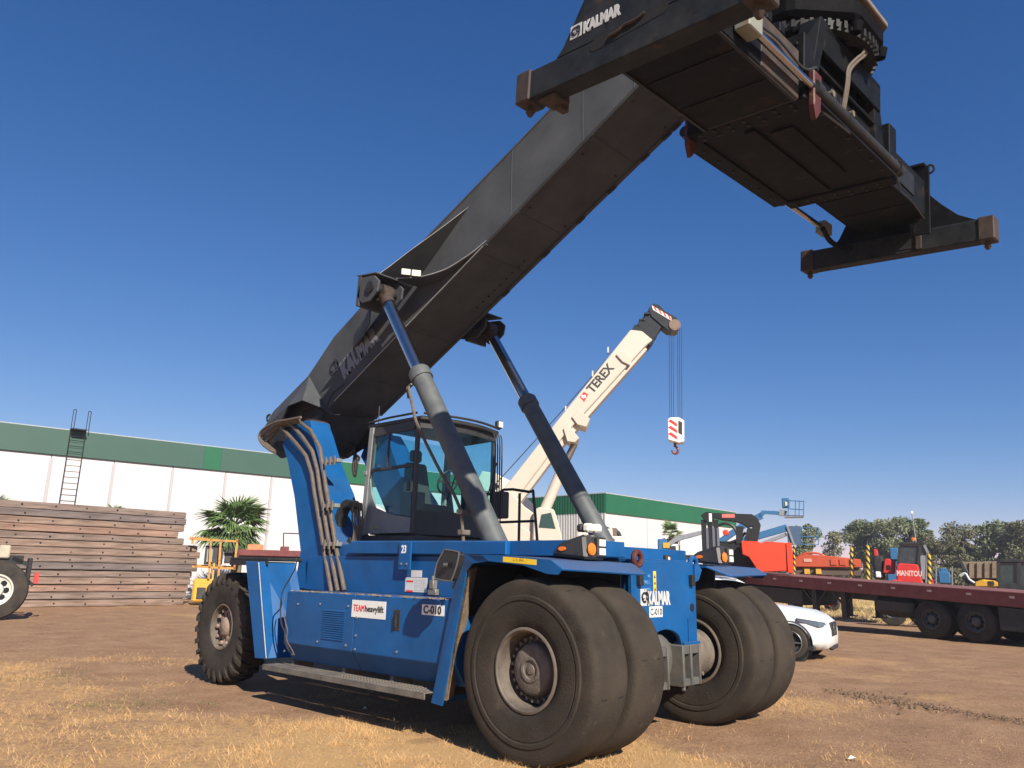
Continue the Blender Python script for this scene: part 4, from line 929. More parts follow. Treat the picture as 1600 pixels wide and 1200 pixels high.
for k in range(4):
    y_ = -.55+.33*k; Q(G().tube([(.50,y_,.62),(.60,y_+.05,.55),(.66,y_+.12,.44),(.64,y_+.25,.42),(.58,y_+.32,.55),(.50,y_+.34,.70)], .012, 6), 'hydraulic_hose', BLACK if k % 2 else HOSE, 0)
Q(G().tube([(.64,-2.7,.55),(.66,-2.2,.50),(.655,-1.7,.56),(.67,-1.25,.50),(.68,-1.0,.62),(.60,-.8,.70)], .012, 6), 'cable', BLACK, 0)
Q(G().tube([(.70,1.0,.30),(.66,1.25,.24),(.58,1.5,.30),(.54,2.0,.36),(.53,2.5,.30)], .011, 6), 'cable', BLACK, 0)
for k in range(3): Q(G().cyl((.556,-.9+.5*k,.66),(.60,-.9+.5*k,.66),.035,None,10), 'hose_fitting', HUB, 0)
for y_ in (-1.6,-1.35,.62,.85): Q(G().box(.40,.52,y_-.05,y_+.05,.86,.96), 'lug_block', SPREAD, .008)
# hoses
for k in range(2):
    x_ = .66; y_ = -.25+.05*k
    Q(G().tube([(x_-.05,y_,.50),(x_,y_,.80),(x_+.01,y_+.02,.98),(x_+.05,y_+.12,1.12),(x_+.08,y_+.24,1.24),(x_+.05,y_+.30,1.36),(x_-.05,y_+.26,1.42),(x_-.18,y_+.2,1.45)], .016, 6), 'hydraulic_hose', HOSE, 0)
for k in range(2):
    Q(G().tube([(.62,-1.0,.30),(.70,-.8,.22),(.74,-.5,.20),(.70,-.35+.1*k,.26),(.66,0,.30)], .010, 5), 'cable', BLACK, 0)
# rotator
rot = Q(G().prism([(.98*math.cos(a)*.95, .98*math.sin(a)*.95) for a in [math.pi/8+k*math.pi/4 for k in range(8)]], 'z', 1.66, 1.72), 'rotator', mat('dusty_plate', (.12,.11,.095), .7, var=.2, dust=.4), .01)
G().prism([(.90*math.cos(a), .90*math.sin(a)) for a in [math.pi/8+k*math.pi/4 for k in range(8)]], 'z', 1.42, 1.655).build('rotator_body', GREASE, rot, .05)
G().lathe([(1.30,.70),(1.30,.80),(1.40,.80),(1.40,.70)], axis='z', n=48).build('slew_ring', DARK, rot, fix=False)
tooth = G().box(.79,.84,-.018,.018,1.31,1.39).mesh('ring_tooth', DARK)
for k in range(60): put(tooth, 'ring_tooth', rot, (0,0,0), (0,0,2*math.pi*k/60))
for x_, y_ in ((.62,.10),(.30,-.62),(-.5,.4)):
    G().cyl((x_,y_,1.72),(x_,y_,1.80),.15,None,20).cyl((x_,y_,1.80),(x_,y_,2.15),.12,None,20).cyl((x_,y_,2.15),(x_,y_,2.2),.13,None,20).build('slew_motor', DARK, rot)
for x_, y_ in ((.80,.30),(.78,-.30),(.55,.55)): G().cyl((x_,y_,1.40),(x_,y_,1.30),.07,.05,14).build('pinion', GREASE, rot)
for k in range(3): G().tube([(.62,-.05-.05*k,2.1),(.5,-.2-.05*k,2.2),(.42,-.28-.03*k,2.0),(.38,-.33,1.74)], .018, 6).build('hydraulic_hose', BLACK, rot)
# end beams with corner castings and twistlocks
def end_beam(y, sg):
    o = Q(G().box(-1.20,1.20,-.10,.10,.0,.28), 'end_beam', BEAMP, .012); o.location = (0,y,0)
    ysl = -.10*sg
    for xe in (-1.13, 1.13):
        c = G().box(xe-.09,xe+.09,-.115,.115,-.004,.30).build('corner_casting', SCUFF, o, .014)
    G().cyl((-1.12,0,-.06),(-1.12,0,.0),.035,None,8).cyl((-1.12,0,-.10),(-1.12,0,-.06),.02,.045,8).build('twistlock', SCUFF, o)
    G().cyl((1.12,0,-.06),(1.12,0,.0),.035,None,8).cyl((1.12,0,-.10),(1.12,0,-.06),.02,.045,8).build('twistlock', SCUFF, o)
    return o
nb = end_beam(-2.93, 1); fb = end_beam(2.93, -1)
# near end: gable plate with name and slot
gp = [(-.74,.28)]+[(-.66,.36),(-.44,.74),(-.30,1.05),(.45,1.05),(.80,.50),(1.0,.33),(1.10,.28)]
G().prism(gp, 'y', -.10, -.075).build('gable_plate', BEAMP, nb, .004)
n_ = 12; sl_ = [(-.30+.055*math.cos(math.pi/2+math.pi*k/n_), .225+.055*math.sin(math.pi/2+math.pi*k/n_)) for k in range(n_+1)]+[(.36+.055*math.cos(-math.pi/2+math.pi*k/n_), .275+.055*math.sin(-math.pi/2+math.pi*k/n_)) for k in range(n_+1)]
G().prism(sl_, 'y', -.1035, -.101).build('slot', VOID, nb)
G().tube([(-.15,-.112,.235),(-.05,-.114,.245),(.0,-.112,.27),(.12,-.114,.27),(.2,-.112,.30)], .014, 6).build('slot_linkage', SCUFF, nb)
G().prism([(-.585,.385),(-.46,.385),(-.46,.51),(-.585,.51)], 'y', -.1035, -.100).build('emblem_plate', LETG, nb)
emblem((-.585,-.1035,.382), .125, (1,0,0), (0,0,1), LETB, nb)
text('KALMAR', .100, (-.44,-.102,.395), (1,0,.02), (0,0,1), LETG, nb, sx=.72, bold=.009)
G().box(.0,.35,-.1035,-.101,.53,.66).build('gable_hole', VOID, nb)
# beam details: latch under the left corner
G().box(-.98,-.78,-.05,.16,-.03,.02).box(-.92,-.84,.10,.22,-.06,.1).build('latch', SCUFF, nb, .01)
# far end: gable, end plate and hook
G().prism([(-1.02,.20),(-.84,.25),(-.70,.40),(-.60,.60),(-.5,.8),(.45,.8),(.62,.60),(.80,.42),(.98,.32),(1.10,.28),(1.1,.2)], 'y', -.02, .03).build('gable_plate', SPREAD, fb, .004)
G().box(.36,.56,-.30,-.27,.14,1.05).box(.30,.52,-.34,-.27,1.05,1.09).box(.18,.36,-.30,-.27,.80,1.0).build('end_plate', SPREAD, fb, .006)
ring_((.56,-.285,1.0), .055, .016, DARK, fb, 'lifting_eye', 'y'); G().box(.33,.40,-.13,-.105,.02,.26).build('latch', SCUFF, fb, .005)
G().box(.12,.36,-.108,-.1025,.05,.26).build('plain_patch', BEAMP, fb, .003)
G().tube([(-.55,-.9,.25),(-.62,-.55,.22),(-.60,-.32,.20),(-.50,-.12,.2)], .035, 8).build('pushrod', SPREAD, fb)

# ---- boom head carrying the rotator
g = G()
for s in (-1, 1): g.prism([(1.25,8.02),(1.45,8.9),(2.1,9.0),(2.55,8.2),(2.62,7.62),(2.2,7.50),(1.7,7.58)], 'y', .30*s-.03, .30*s+.03)
g.prism([(1.3,8.1),(1.55,8.8),(2.0,8.8),(2.2,8.2),(1.8,7.9)], 'y', -.26, .26)
S(g, 'boom_head', mat('head_brown', (.13,.105,.09), .6, var=.3, spots=((.25,.17,.12), .55, 5), dust=.3), .01, parent=boom)
for s in (-1,): G().lathe([(0,.22),(-.03,.2),(-.05,.13),(-.02,.10),(.01,.001)], o=(2.05,-.335,7.95), n=24).build('head_pin', HUB, boom, fix=False)
#PART4
# ================================================================ BACKGROUND
class View:
    """a vertical plane across the view at a real distance: local x right, y away, z up"""
    def __init__(s, px, d, py=900):
        r_ = ray(px, py); s.n = Vector((r_.x, r_.y, 0)).normalized(); s.u = Vector((s.n.y, -s.n.x, 0)); s.o = Vector((CV.x, CV.y, 0))+s.n*d
        s.rz = math.atan2(s.u.y, s.u.x)
    def p(s, px, py, v=0.):
        r_ = ray(px, py); t = (v-(CV-s.o).dot(s.n))/r_.dot(s.n); q = CV+r_*t-s.o; return (q.dot(s.u), v, q.z)
    def poly(s, pts, v=0.): q = [s.p(a, b, v) for a, b in pts]; return [(a[0], a[2]) for a in q]
    def thing(s, name, label, cat, group=None): return thing(name, label, cat, s.o, s.rz, group)
def vbox(V, x0, y0, x1, y1, v0, v1, g=None):   # box whose front face covers the pixel rectangle at depth v0
    a = V.p(x0, y1, v0); b = V.p(x1, y0, v0); return (g or G()).box(a[0], b[0], v0, v1, a[2], b[2])
def vbeam(V, p0, p1, w_, t, v=0., g=None):
    a, b = V.p(*p0, v), V.p(*p1, v); return (g or G()).beam((a[0], v+t/2, a[2]), (b[0], v+t/2, b[2]), t, w_, (0,0,1) if abs(a[0]-b[0]) > .01 else (1,0,0))

# ---- warehouses
WALL = mat('white_cladding', (.54,.515,.525), .6, var=.03, scale=.4)
WALLR = mat('white_ribbed_cladding', (.52,.52,.51), .6, var=.04, scale=.4)
GR1 = mat('faded_green_cladding', (.034,.085,.066), .55, var=.06, scale=.5)
GR2 = mat('green_cladding', (.010,.105,.048), .5, var=.08, scale=.5)
ROOF = mat('roof_sheet', (.35,.36,.36), .6)
def line_u(A, dr, px, py):
    r_ = ray(px, py); n = (dr[1], -dr[0]); t = ((A[0]-CV.x)*n[0]+(A[1]-CV.y)*n[1])/(r_.x*n[0]+r_.y*n[1]); return (CV.x+r_.x*t-A[0])*dr[0]+(CV.y+r_.y*t-A[1])*dr[1], CV.z+r_.z*t
A = (-36.7, 2.3); dv = Vector((1.9, 14.0)).normalized(); dr = (dv.x, dv.y)
wh = thing('warehouse', 'long white warehouse with a faded green band under the roof, behind the timber mats', 'warehouse', (*A, 0), math.atan2(dr[1], dr[0]))
cuts = [-16]+[line_u(A, dr, px, py)[0] for px, py in ((80,720),(178,730),(270,740),(353,745),(425,750))]+[19.5, 24, 29]
for i, (a, b) in enumerate(zip(cuts[:-1], cuts[1:])):
    G().box(a+.02, b-.02, .06, .30, 0, 6.74).build('wall_panel', WALL, wh)
    G().box(a-.07, a+.07, 0, .10, 0, 6.60).build('wall_joint', mat('joint_%d' % i, (.40,.37,.385), .6, var=.02) if i == 0 else bpy.data.materials['joint_0'], wh)
ug = [-16]+[line_u(A, dr, px, 700)[0] for px in (105,320,347)]+[17.5,29]
for (a, b), m in zip(zip(ug[:-1], ug[1:]), (GR1, GR1, GR2, GR1, GR2)): G().box(a+.004, b-.004, -.06, .30, 6.75, 8.0).build('green_panel', m, wh)
G().box(-16.1, 29.1, .0, 30, 8.003, 8.05).box(-16, 29, .35, 30, 0, 6.7).build('roof', ROOF, wh, kind='stuff')
G().box(29.002,29.05,0,30,0,8).build('end_wall', WALLR, wh)
v_ = G().box(line_u(A,dr,60,775)[0]-.15, line_u(A,dr,60,775)[0]+.12, -.25, .06, 3.3, 3.75).build('wall_lamp', DARK, wh)
u0, _ = line_u(A, dr, 113, 720)
ld = thing('roof_ladder', 'tall dark metal ladder rising above the roof edge of the white warehouse', 'ladder', (A[0]+dr[0]*u0, A[1]+dr[1]*u0, 0), math.atan2(dr[1], dr[0]))
for s in (-.33, .33): G().tube([(s,-.30,1.5),(s,-.30,9.0)], .018, 6).build('rail', DARK, ld); G().tube([(s+.12,-.30,8.0),(s+.12,-.30,9.0)], .02, 5).tube([(s,-.30,9.0),(s+.12,-.3,9.0)], .02, 5).build('grab_rail', DARK, ld)
rung = G().tube([(-.33,-.30,0),(.33,-.30,0)], .013, 5).mesh('rung', DARK)
for k in range(22): put(rung, 'rung', ld, (0,0,1.7+.285*k))
put(G().box(-.33,.33,-.6,0,-.03,.03).mesh('platform', DARK), 'platform', ld, (0,0,8.02))
B = (-31.7, 43.5)
w2 = thing('warehouse', 'second white warehouse with a bright green band, its corner right of the blue machine', 'warehouse', (*B, 0), R(90))
H2, B2 = 8.0, 6.47
pc = [0]+[line_u(B, (0,1), px, 830)[0] for px in (1012,)]+[22.5]
for a, b in zip(pc[:-1], pc[1:]): G().box(a+.03, b-.03, .05, .3, 0, B2-.01).build('wall_panel', WALL, w2)
G().box(0, 22.4, 0, .045, .0, .001).build('base_trim', WALLR, w2)
for a, b in zip((0,6,12,18), (6,12,18,22.5)): G().box(a+.004, b-.004, -.08, .3, B2, H2).build('green_panel', GR2, w2)
g = G(); g2 = G(); k = 0; v = 0.
while v < 22:
    (g if True else g).box(-.08, -.01, v, v+.14, B2, H2); g2.box(-.05, -.01, v, v+.14, 0, B2-.01); v += .28
g.box(-.01, .0, 0, 22, B2, H2); g2.box(-.01, .0, 0, 22, 0, B2-.01)
g.build('green_ribbed_cladding', GR2, w2, kind='stuff'); g2.build('white_ribbed_cladding', WALLR, w2, kind='stuff')
G().box(-.1, 22.6, -.1, 22, H2+.003, H2+.08).build('roof', ROOF, w2); G().box(.31,22.4,.32,21.9,.01,H2-.01).build('core', ROOF, w2)

# ---- stack of timber mats
TX = -29.3
ordn = ['topmost','second from the top','third from the top','fourth from the top','fifth from the top','sixth from the top','seventh from the top','seventh from the bottom','sixth from the bottom','fifth from the bottom','fourth from the bottom','third from the bottom','second from the bottom','bottom']
tims = [mat('timber_%d' % i, c, .85, var=.55, scale=2.6, bump=.9, bscale=9, dust=.55, dcol=dc, dscale=1.7, spots=((.07,.05,.045), .6, 2.2), spec=.2) for i, (c, dc) in enumerate((((.20,.135,.105),(.33,.25,.20)), ((.17,.125,.105),(.29,.225,.19)), ((.235,.145,.11),(.34,.23,.18)), ((.13,.105,.10),(.24,.195,.18))))]
for m_ in tims:
    for n_ in m_.node_tree.nodes:
        if n_.type == 'TEX_NOISE':
            mp_ = m_.node_tree.nodes.new('ShaderNodeMapping'); mp_.inputs['Scale'].default_value = (3, .25, 5); src = n_.inputs['Vector'].links[0].from_socket
            m_.node_tree.links.new(src, mp_.inputs[0]); m_.node_tree.links.new(mp_.outputs[0], n_.inputs['Vector'])
ends = [at(px, 850, 'x', TX).y for px in (286,286,285,276,287,310,314,311,312,306,304,302,300,297)]
look = ['reddish brown','red streaked','dark grey brown','grey brown','pale grey','brown','tan brown','grey','brown','dark grey','weathered brown','ashen brown','dusty brown','dirt stained']
hole = G().cyl((-.02,0,0),(.004,0,0),.035,None,8).mesh('bolt_hole', VOID)
zz = -.02; hh = (3.98+.02)/14
for i in range(13, -1, -1):
    g = G(); n = 26; y0 = -5.5-random.uniform(0,.5); y1 = ends[i]; top = []; bot = []
    rings_ = []
    dx = random.uniform(-.06, .06)
    for k in range(n+1):
        y = y0+(y1-y0)*k/n; j = lambda a: random.uniform(-a, a)
        rings_.append([(dx+.0+j(.018), y, .012+abs(j(.018))), (dx+.0+j(.022), y, hh-.012-abs(j(.020))), (dx-.12, y, hh-.001), (dx-1.1, y, hh-.001), (dx-1.1, y, .001), (dx-.12, y, .001)])
    o = g.rings(rings_, smooth=False).build('timber_mat', tims[(1,3,0,2,1,0,0,1,3,1,0,2,1,0)[i]], None, .008)
    o.location = (TX, 0, zz); tag(o, 'long %s timber mat, %s of the stack at left' % (look[i], ordn[i]), 'timber mat', 'stacked timber mats')
    y = y1-.45-random.uniform(0,.3)
    while y > y0: put(hole, 'bolt_hole', o, (dx+.01, y, hh*.5+random.uniform(-.05,.05))); y -= random.choice((1.15, 1.2, 2.35))
    zz += hh

# ---- wheeled chassis cut by the left edge
V = View(0, 28.0)
t = V.thing('truck_chassis', 'dusty truck chassis end with one big white rimmed wheel at the left edge', 'truck chassis')
c = V.p(-8, 922); r_ = c[2]+.0; 
def small_wheel(parent, x, y, z, r, w_, rimc, flip=False, rr=.55):
    o = G().lathe([(-w_/2,r*rr),(-w_/2-.01,r*.75),(-w_/2+.02,r*.95),(-w_*.3,r),(w_*.3,r),(w_/2-.02,r*.95),(w_/2,r*.75),(w_/2,r*rr)], n=40).build('wheel', RUBBER2, parent, fix=False); o.location = (x, y, z)
    G().lathe([(-w_/2,r*rr),(-w_/2-.015,r*rr*.98),(-w_/2-.01,r*rr*.9),(-w_/2+.06,r*rr*.85),(-w_/2+.10,r*rr*.5),(-w_/2+.02,r*rr*.42),(-w_/2+.0,r*rr*.22),(-w_/2-.01,.001)], n=32).build('rim', rimc, o, fix=False)
    for k in range(8): a = k*math.pi/4; G().cyl((r*rr*.6*math.cos(a),-w_/2+.07,r*rr*.6*math.sin(a)),(r*rr*.6*math.cos(a),-w_/2+.12,r*rr*.6*math.sin(a)),.05*r/.5,None,8).build('rim_hole', VOID, o)
    return o
RIMW = mat('white_rim', (.55,.54,.50), .5, var=.15, dust=.4); RIMG = mat('grey_rim', (.05,.052,.055), .5, var=.2, dust=.3, dcol=(.2,.17,.14))
rad = c[2]; small_wheel(t, c[0], .0, rad, rad, .40, RIMW)
vbox(V, -60, 868, 38, 880, .3, .5).build('frame_rail', DARK, t, .01); vbox(V, -60, 868, 38, 880, 1.3, 1.5).build('frame_rail', DARK, t, .01)
vbox(V, 38, 872, 52, 916, .15, 1.6).build('rear_crossmember', DARK, t, .02); vbox(V, -4, 852, 18, 872, .2, 1.5).build('load_block', mat('pale_block', (.4,.36,.28), .8), t, .03)
vbox(V, 52, 895, 62, 912, .2, .4).build('tail_lamp', RED, t, .01); vbeam(V, (10,880), (52,915), .10, .10, .3).build('brace', DARK, t)
vbeam(V, (20,872), (48,884), .12, .3, .3).build('brace', DARK, t)

# ---- yellow machine beside the timber
YELP = mat('yellow_paint', (.62,.33,.02), .5, var=.2, scale=3, dust=.3)
V = View(330, 37.5)
t = V.thing('scissor_lift', 'yellow work platform machine with a rusty railed cage beside the timber stack', 'work platform')
vbox(V, 298, 905, 340, 941, .0, 1.5).build('chassis', YELP, t, .08); vbox(V, 306, 918, 322, 936, -.05, 0).build('wheel_hub', BLACK, t, .02)
vbox(V, 318, 853, 350, 882, .3, 1.2).build('engine_box', BLACK, t, .03); vbox(V, 322, 858, 333, 878, .22, .29).build('window', mat('pale_grey_panel', (.25,.28,.30), .4), t)
vbox(V, 350, 848, 378, 880, .8, 1.6).build('engine_box', BLACK, t, .03)
RUSTY = mat('rusty_yellow', (.50,.25,.04), .6, var=.35, spots=((.25,.10,.05), .5, 6))
for a, b in (((296,842),(372,846)),((300,885),(368,888)),((330,842),(326,905)),((371,842),(366,890)),((302,842),(300,850)),((345,843),(341,905))): vbeam(V, a, b, .09, .09, -.1).build('cage_bar', RUSTY, t)
for a, b in (((296,840),(372,844)),((300,883),(368,886))): vbeam(V, a, b, .08, .08, 1.4).build('cage_bar', RUSTY, t)
vbox(V, 330, 880, 336, 912, .0, .2).build('post', YELP, t); vbox(V, 341, 936, 352, 942, .0, .8).build('step', DARK, t)

# ---- palms
LEAF = mat('palm_leaf', (.10,.16,.05), .55, var=.45, scale=4, spec=.4); LEAFD = mat('palm_dry_leaf', (.22,.17,.09), .8, var=.3)
def frond_mesh(L_, m, seed):
    r = random.Random(seed); g = G(); st_l = L_*.45
    g.tube([(0,0,0),(st_l*.5,0,.05*L_),(st_l,0,0)], .012*L_, 4)
    nb_ = 19
    for k in range(nb_):
        a = math.radians(-95+190*k/(nb_-1)); l = L_*.62*(1-.25*abs(a)/1.7)*r.uniform(.85,1.1); d = Vector((math.cos(a), math.sin(a), 0)); q = Vector((-d.y, d.x, 0))*.026*L_
        p0 = Vector((st_l, 0, 0)); p1 = p0+d*l*.55+Vector((0,0,.02*L_)); p2 = p0+d*l+Vector((0,0,-.16*L_*r.uniform(.5,1.4)))
        g.add([p0-q*.4, p0+q*.4, p1+q+Vector((0,0,-.01)), p1+Vector((0,0,.02*L_)), p1-q+Vector((0,0,-.01)), p2], [(0,1,2,3),(0,3,4),(3,2,5),(4,3,5)])
    return g.mesh('frond', m, fix=False)
def palm(px, py, d, rpx, label, n=30, seed=1, group=None):
    V = View(px, d); c = V.p(px, py); t = V.thing('palm_tree', label, 'palm tree', group); r = random.Random(seed)
    dep = (V.o-CV).dot(cf); L_ = rpx/FPX*dep
    G().tube([(c[0]*0, 0, -.1), (.02, 0, c[2]*.5), (c[0], 0, c[2])], [L_*.17, L_*.14, L_*.16], 10).build('trunk', mat('palm_trunk', (.16,.12,.08), .9, var=.4, bump=.8, bscale=12), t)
    ms = [frond_mesh(L_, LEAF, s+seed) for s in range(4)]; md = frond_mesh(L_*.8, LEAFD, 9)
    for k in range(n):
        el = math.radians(r.uniform(-45, 80) if k < n-6 else r.uniform(-65, -40)); az = k*2.4+r.uniform(-.3,.3)
        o = put(ms[k % 4] if k < n-6 else md, 'frond', t, (c[0], 0, c[2]), (r.uniform(-.4,.4), -el, az)); s_ = r.uniform(.8, 1.1); o.scale = (s_,)*3
palm(367, 826, 39.5, 60, 'bushy green fan palm in front of the white warehouse, behind the yellow machine', 64, 1)
palm(178, 808, 39.5, 22, 'fan palm whose leaf tips show above the middle of the timber stack', 20, 2)
palm(-6, 800, 40, 34, 'fan palm showing a few leaf tips at the left edge above the timber', 20, 3)
palm(1049, 836, 58, 26, 'small fan palm in front of the second warehouse right of the blue machine', 26, 4)

# ---- maroon flatbed glimpsed behind the rear wheel
MAR = mat('maroon_paint', (.125,.012,.014), .5, var=.15, scale=2, dust=.35, dcol=(.25,.13,.11), up=.5)
V = View(420, 22)
t = V.thing('flatbed_trailer', 'dark red flatbed seen behind the rear wheel of the blue machine', 'trailer')
vbox(V, 372, 861, 480, 868, 0, 2.2).build('deck', MAR, t, .01); vbox(V, 372, 868, 480, 876, .05, .2).build('side_rail', DARK, t); vbox(V, 372, 868, 480, 876, 1.9, 2.05).build('side_rail', DARK, t)
vbox(V, 438, 854, 452, 861, .2, 1.0).build('clamp_box', MAR, t, .01)
for a, b in (((443,833),(443,856)),((443,833),(470,834)),((470,834),(470,856))): vbeam(V, a, b, .03, .03, .4).build('rail', DARK, t)
c = V.p(400, 868); 
for x_ in (-.2, .9): small_wheel(t, x_, .4, .5, .5, .3, RIMG)
V = View(400, 23.0)
o = G(); vbox(V, 386, 851, 412, 861, 0, .9, o); tt = o.build('crate', mat('orange_crate', (.50,.19,.09), .7, var=.2), None, .01); tt.location = V.o; tt.rotation_euler = (0,0,V.rz); tag(tt, 'small orange brick coloured crate on the dark red flatbed behind the rear wheel', 'crate')

# ---- tan telescopic crane
TAN = mat('cream_paint', (.52,.46,.385), .4, var=.05, scale=1, spec=.5); TAND = mat('dark_boom_sections', (.018,.021,.027), .5, var=.3, spec=.2)
V = View(900, 28.0)
t = V.thing('mobile_crane', 'cream coloured telescopic crane with its boom raised behind the blue machine', 'crane')
bt = [(768,800),(985,515),(1004,516),(1026,530),(1014,556),(832,800)]
D = .95
pp = V.poly([(762,795),(850,683),(985,515),(1003,517),(1020,531),(1008,541),(878,684),(784,810),(765,812)]); 
g = G().prism(pp, 'y', .0, D); cb = g.build('boom', TAN, t, .03)
pl2 = V.poly([(784,810),(878,684),(1008,541),(1012,544),(884,690),(792,812)]); G().prism(pl2, 'y', .12, D-.12).build('boom_keel', TAN, cb, .02)
# nested sections at the head
for k in range(4):
    a = V.p(1000+k*7, 528-k*9); b = V.p(1008+k*7, 518-k*9); h_ = .62-.05*k
    G().beam((a[0], D/2, a[2]), (b[0], D/2, b[2]), D-.1-.1*k, h_*1.45, (0,0,1)).build('boom_section', TAND, cb, .01)
    c0 = V.p(990+k*8, 518-k*10); G().box(c0[0]-.16,c0[0]+.05,.1,.5,c0[2]-.03,c0[2]+.04).build('section_lug', TAND, cb, .005)
hd = V.poly([(1014,480),(1021,472),(1030,474),(1040,484),(1058,494),(1063,505),(1058,514),(1045,514),(1033,505),(1018,492)])
bh = G().prism(hd, 'y', .15, D-.15).build('boom_head', TAND, cb, .01)
G().cyl((V.p(1055,506)[0], .1, V.p(1055,506)[2]), (V.p(1055,506)[0], D-.1, V.p(1055,506)[2]), .22, None, 16).build('sheave', mat('sheave_brown', (.16,.10,.07), .6), bh)
for k in range(4):
    q = V.poly([(1021+k*7.5,476+k*4.6),(1025+k*7.5,478.5+k*4.6),(1028+k*7.5,485+k*4.6),(1024+k*7.5,482.5+k*4.6)]); G().prism(q, 'y', .135, .149).build('stripe', RED, bh)
q = V.poly([(1019,475),(1049,493),(1051,500),(1021,482)]); G().prism(q, 'y', .142, .1495).build('stripe_plate', WHITE, bh)
# collar plates and ram bracket
for pts in ([(962,555),(975,548),(988,562),(984,572),(972,566)],[(893,652),(905,642),(922,655),(916,668),(902,664)],[(880,670),(888,664),(905,685),(898,692),(886,690)]):
    G().prism(V.poly(pts), 'y', -.08, D+.08).build('boom_collar', TAN, cb, .02)
q0, q1, q2, q3 = V.p(898,690), V.p(873,742), V.p(874,740), V.p(842,815)
G().cyl((q0[0],D/2,q0[2]),(q1[0],D/2,q1[2]),.13,None,14).build('ram_rod', mat('ram_rod', (.30,.27,.24), .3, .8), t)
G().cyl((q2[0],D/2,q2[2]),(q3[0],D/2,q3[2]),.20,None,16).build('ram', TAN, t)
# lettering along the boom
a = Vector(V.p(922,612,-.004)); b = Vector(V.p(951,578,-.004)); dd = (b-a).normalized(); up_ = Vector((-dd.z,0,dd.x))
text('TEREX', .34, a-up_*.12, dd, up_, LETB, cb, sx=.92, bold=.015)
G().prism(V.poly([(906,620),(912,612),(919,616),(913,628)]), 'y', -.012, -.002).build('logo_plate', RED, cb)
a = V.p(912,620,-.014); 
for k in (-1, 0, 1): G().box(a[0]+k*.055-.02, a[0]+k*.055+.02, -.016, -.0125, a[2]-.06+abs(k)*.02, a[2]+.06+abs(k)*.02).build('logo_mark', WHITE, cb)
for p0, p1 in (((760,772),(880,640)),((880,640),(1005,497)),((1005,497),(1022,474))): vbeam(V, p0, p1, .03, .03, .45).build('rope', DARK, t)
for px, py in ((950,548),(926,585),(884,640)): c = V.p(px, py, .4); G().box(c[0]-.03,c[0]+.03,.3,.6,c[2]-.1,c[2]+.12).build('rope_guide', TAN, cb)
# superstructure, cab and carrier
ss = V.poly([(745,850),(745,800),(768,765),(800,770),(820,792),(838,805),(836,850)]); G().prism(ss, 'y', -.2, 1.6).build('superstructure', TAN, t, .05)
wn = V.poly([(768,828),(800,815),(836,835),(836,850),(775,850)]); G().prism(wn, 'y', -.26, -.2).build('side_panel', TAN, t, .02)
kb = V.poly([(833,846),(835,800),(842,794),(866,797),(874,822),(880,850)]); cb2 = G().prism(kb, 'y', -.5, .7).build('operator_cab', TAN, t, .05)
G().prism(V.poly([(842,824),(846,804),(861,801),(868,826)], -.5), 'y', -.52, -.495).build('cab_window', mat('crane_window', (.03,.06,.055), .1), cb2)
G().box(-4.2,4.6,-.3,2.2,.9,1.55).build('carrier', TAN, t, .08)
for k in range(4): small_wheel(t, -3.2+k*1.9 if k < 2 else -2.4+k*1.9, -.1, .62, .62, .45, RIMW)
# hook block hanging on its ropes
V2 = View(1055, 27.6)
hk = V2.thing('hook_block', 'red and white striped hook block hanging on ropes from the cream crane', 'hook block')
for px in (1046, 1049, 1052, 1059, 1062, 1065):
    vbeam(V2, (px-.5,512), (px+.5,655), .018, .018, .1+(.2 if px > 1055 else 0)).build('rope', DARK, hk)
blk = V2.poly([(1043,656),(1047,652),(1061,652),(1069,657),(1069,690),(1061,692),(1044,687)])
bo = G().prism(blk, 'y', 0, .5).build('block_body', WHITE, hk, .02)
for k in range(3):
    y_ = 656+k*10; G().prism(V2.poly([(1044,y_+2),(1048,y_-1),(1058,y_+6),(1058,y_+11)]), 'y', -.006, .0).build('stripe', RED, bo)
G().prism(V2.poly([(1060,657),(1066,660),(1066,680),(1060,676)]), 'y', -.01, .0).build('sheave_slot', SCUFF, bo)
cc = V2.p(1055,701); g = G(); g.tube([(cc[0],.25,cc[2]+.32),(cc[0],.25,cc[2]+.1)], .05, 8); rs = [(cc[0]+.10*math.cos(a),.25,cc[2]-.02+.12*math.sin(a)) for a in [math.radians(80-k*26) for k in range(11)]]
g.tube(rs, .045, 8); g.build('hook', mat('hook_red', (.16,.04,.035), .5), hk)

# ---- white crane behind, with its name on the counterweight
V = View(930, 34.0)
t = V.thing('mobile_crane', 'white crane seen low behind the far lift cylinder of the blue machine', 'crane')
WCR = mat('white_crane_paint', (.66,.62,.54), .45, var=.06, scale=2)
vbox(V, 900, 826, 957, 868, 0, 2.4).build('counterweight', WCR, t, .03); vbox(V, 957, 838, 982, 868, .1, 2.0).build('engine_box', WCR, t, .05)
vbox(V, 912, 812, 942, 827, .3, 1.8).build('winch_cover', WCR, t, .03); vbox(V, 918, 817, 935, 824, .27, .3).build('notice', mat('faint_notice', (.55,.55,.60), .6), t)
a = V.p(924, 848, -.003); text('LIEBHERR', .20, (a[0], -.022, a[2]), (1,0,0), (0,0,1), LETB, t, width=1.05, bold=.008)
vbox(V, 920, 838, 958, 851, -.02, -.001).build('name_border', WCR, t)
G().tube([V.p(940,822,.5), V.p(955,830,.5), V.p(965,832,.5), V.p(969,842,.5)], .10, 8).build('hose', DARK, t)
vbox(V, 955, 825, 965, 839, .4, 1.2).build('exhaust', HOSE, t, .05)
G().box(-4,3.5,.1,2.3,.8,1.4).build('carrier', WCR, t, .05)
for k in range(3): small_wheel(t, -3+2.6*k, .3, .6, .6, .4, RIMW)
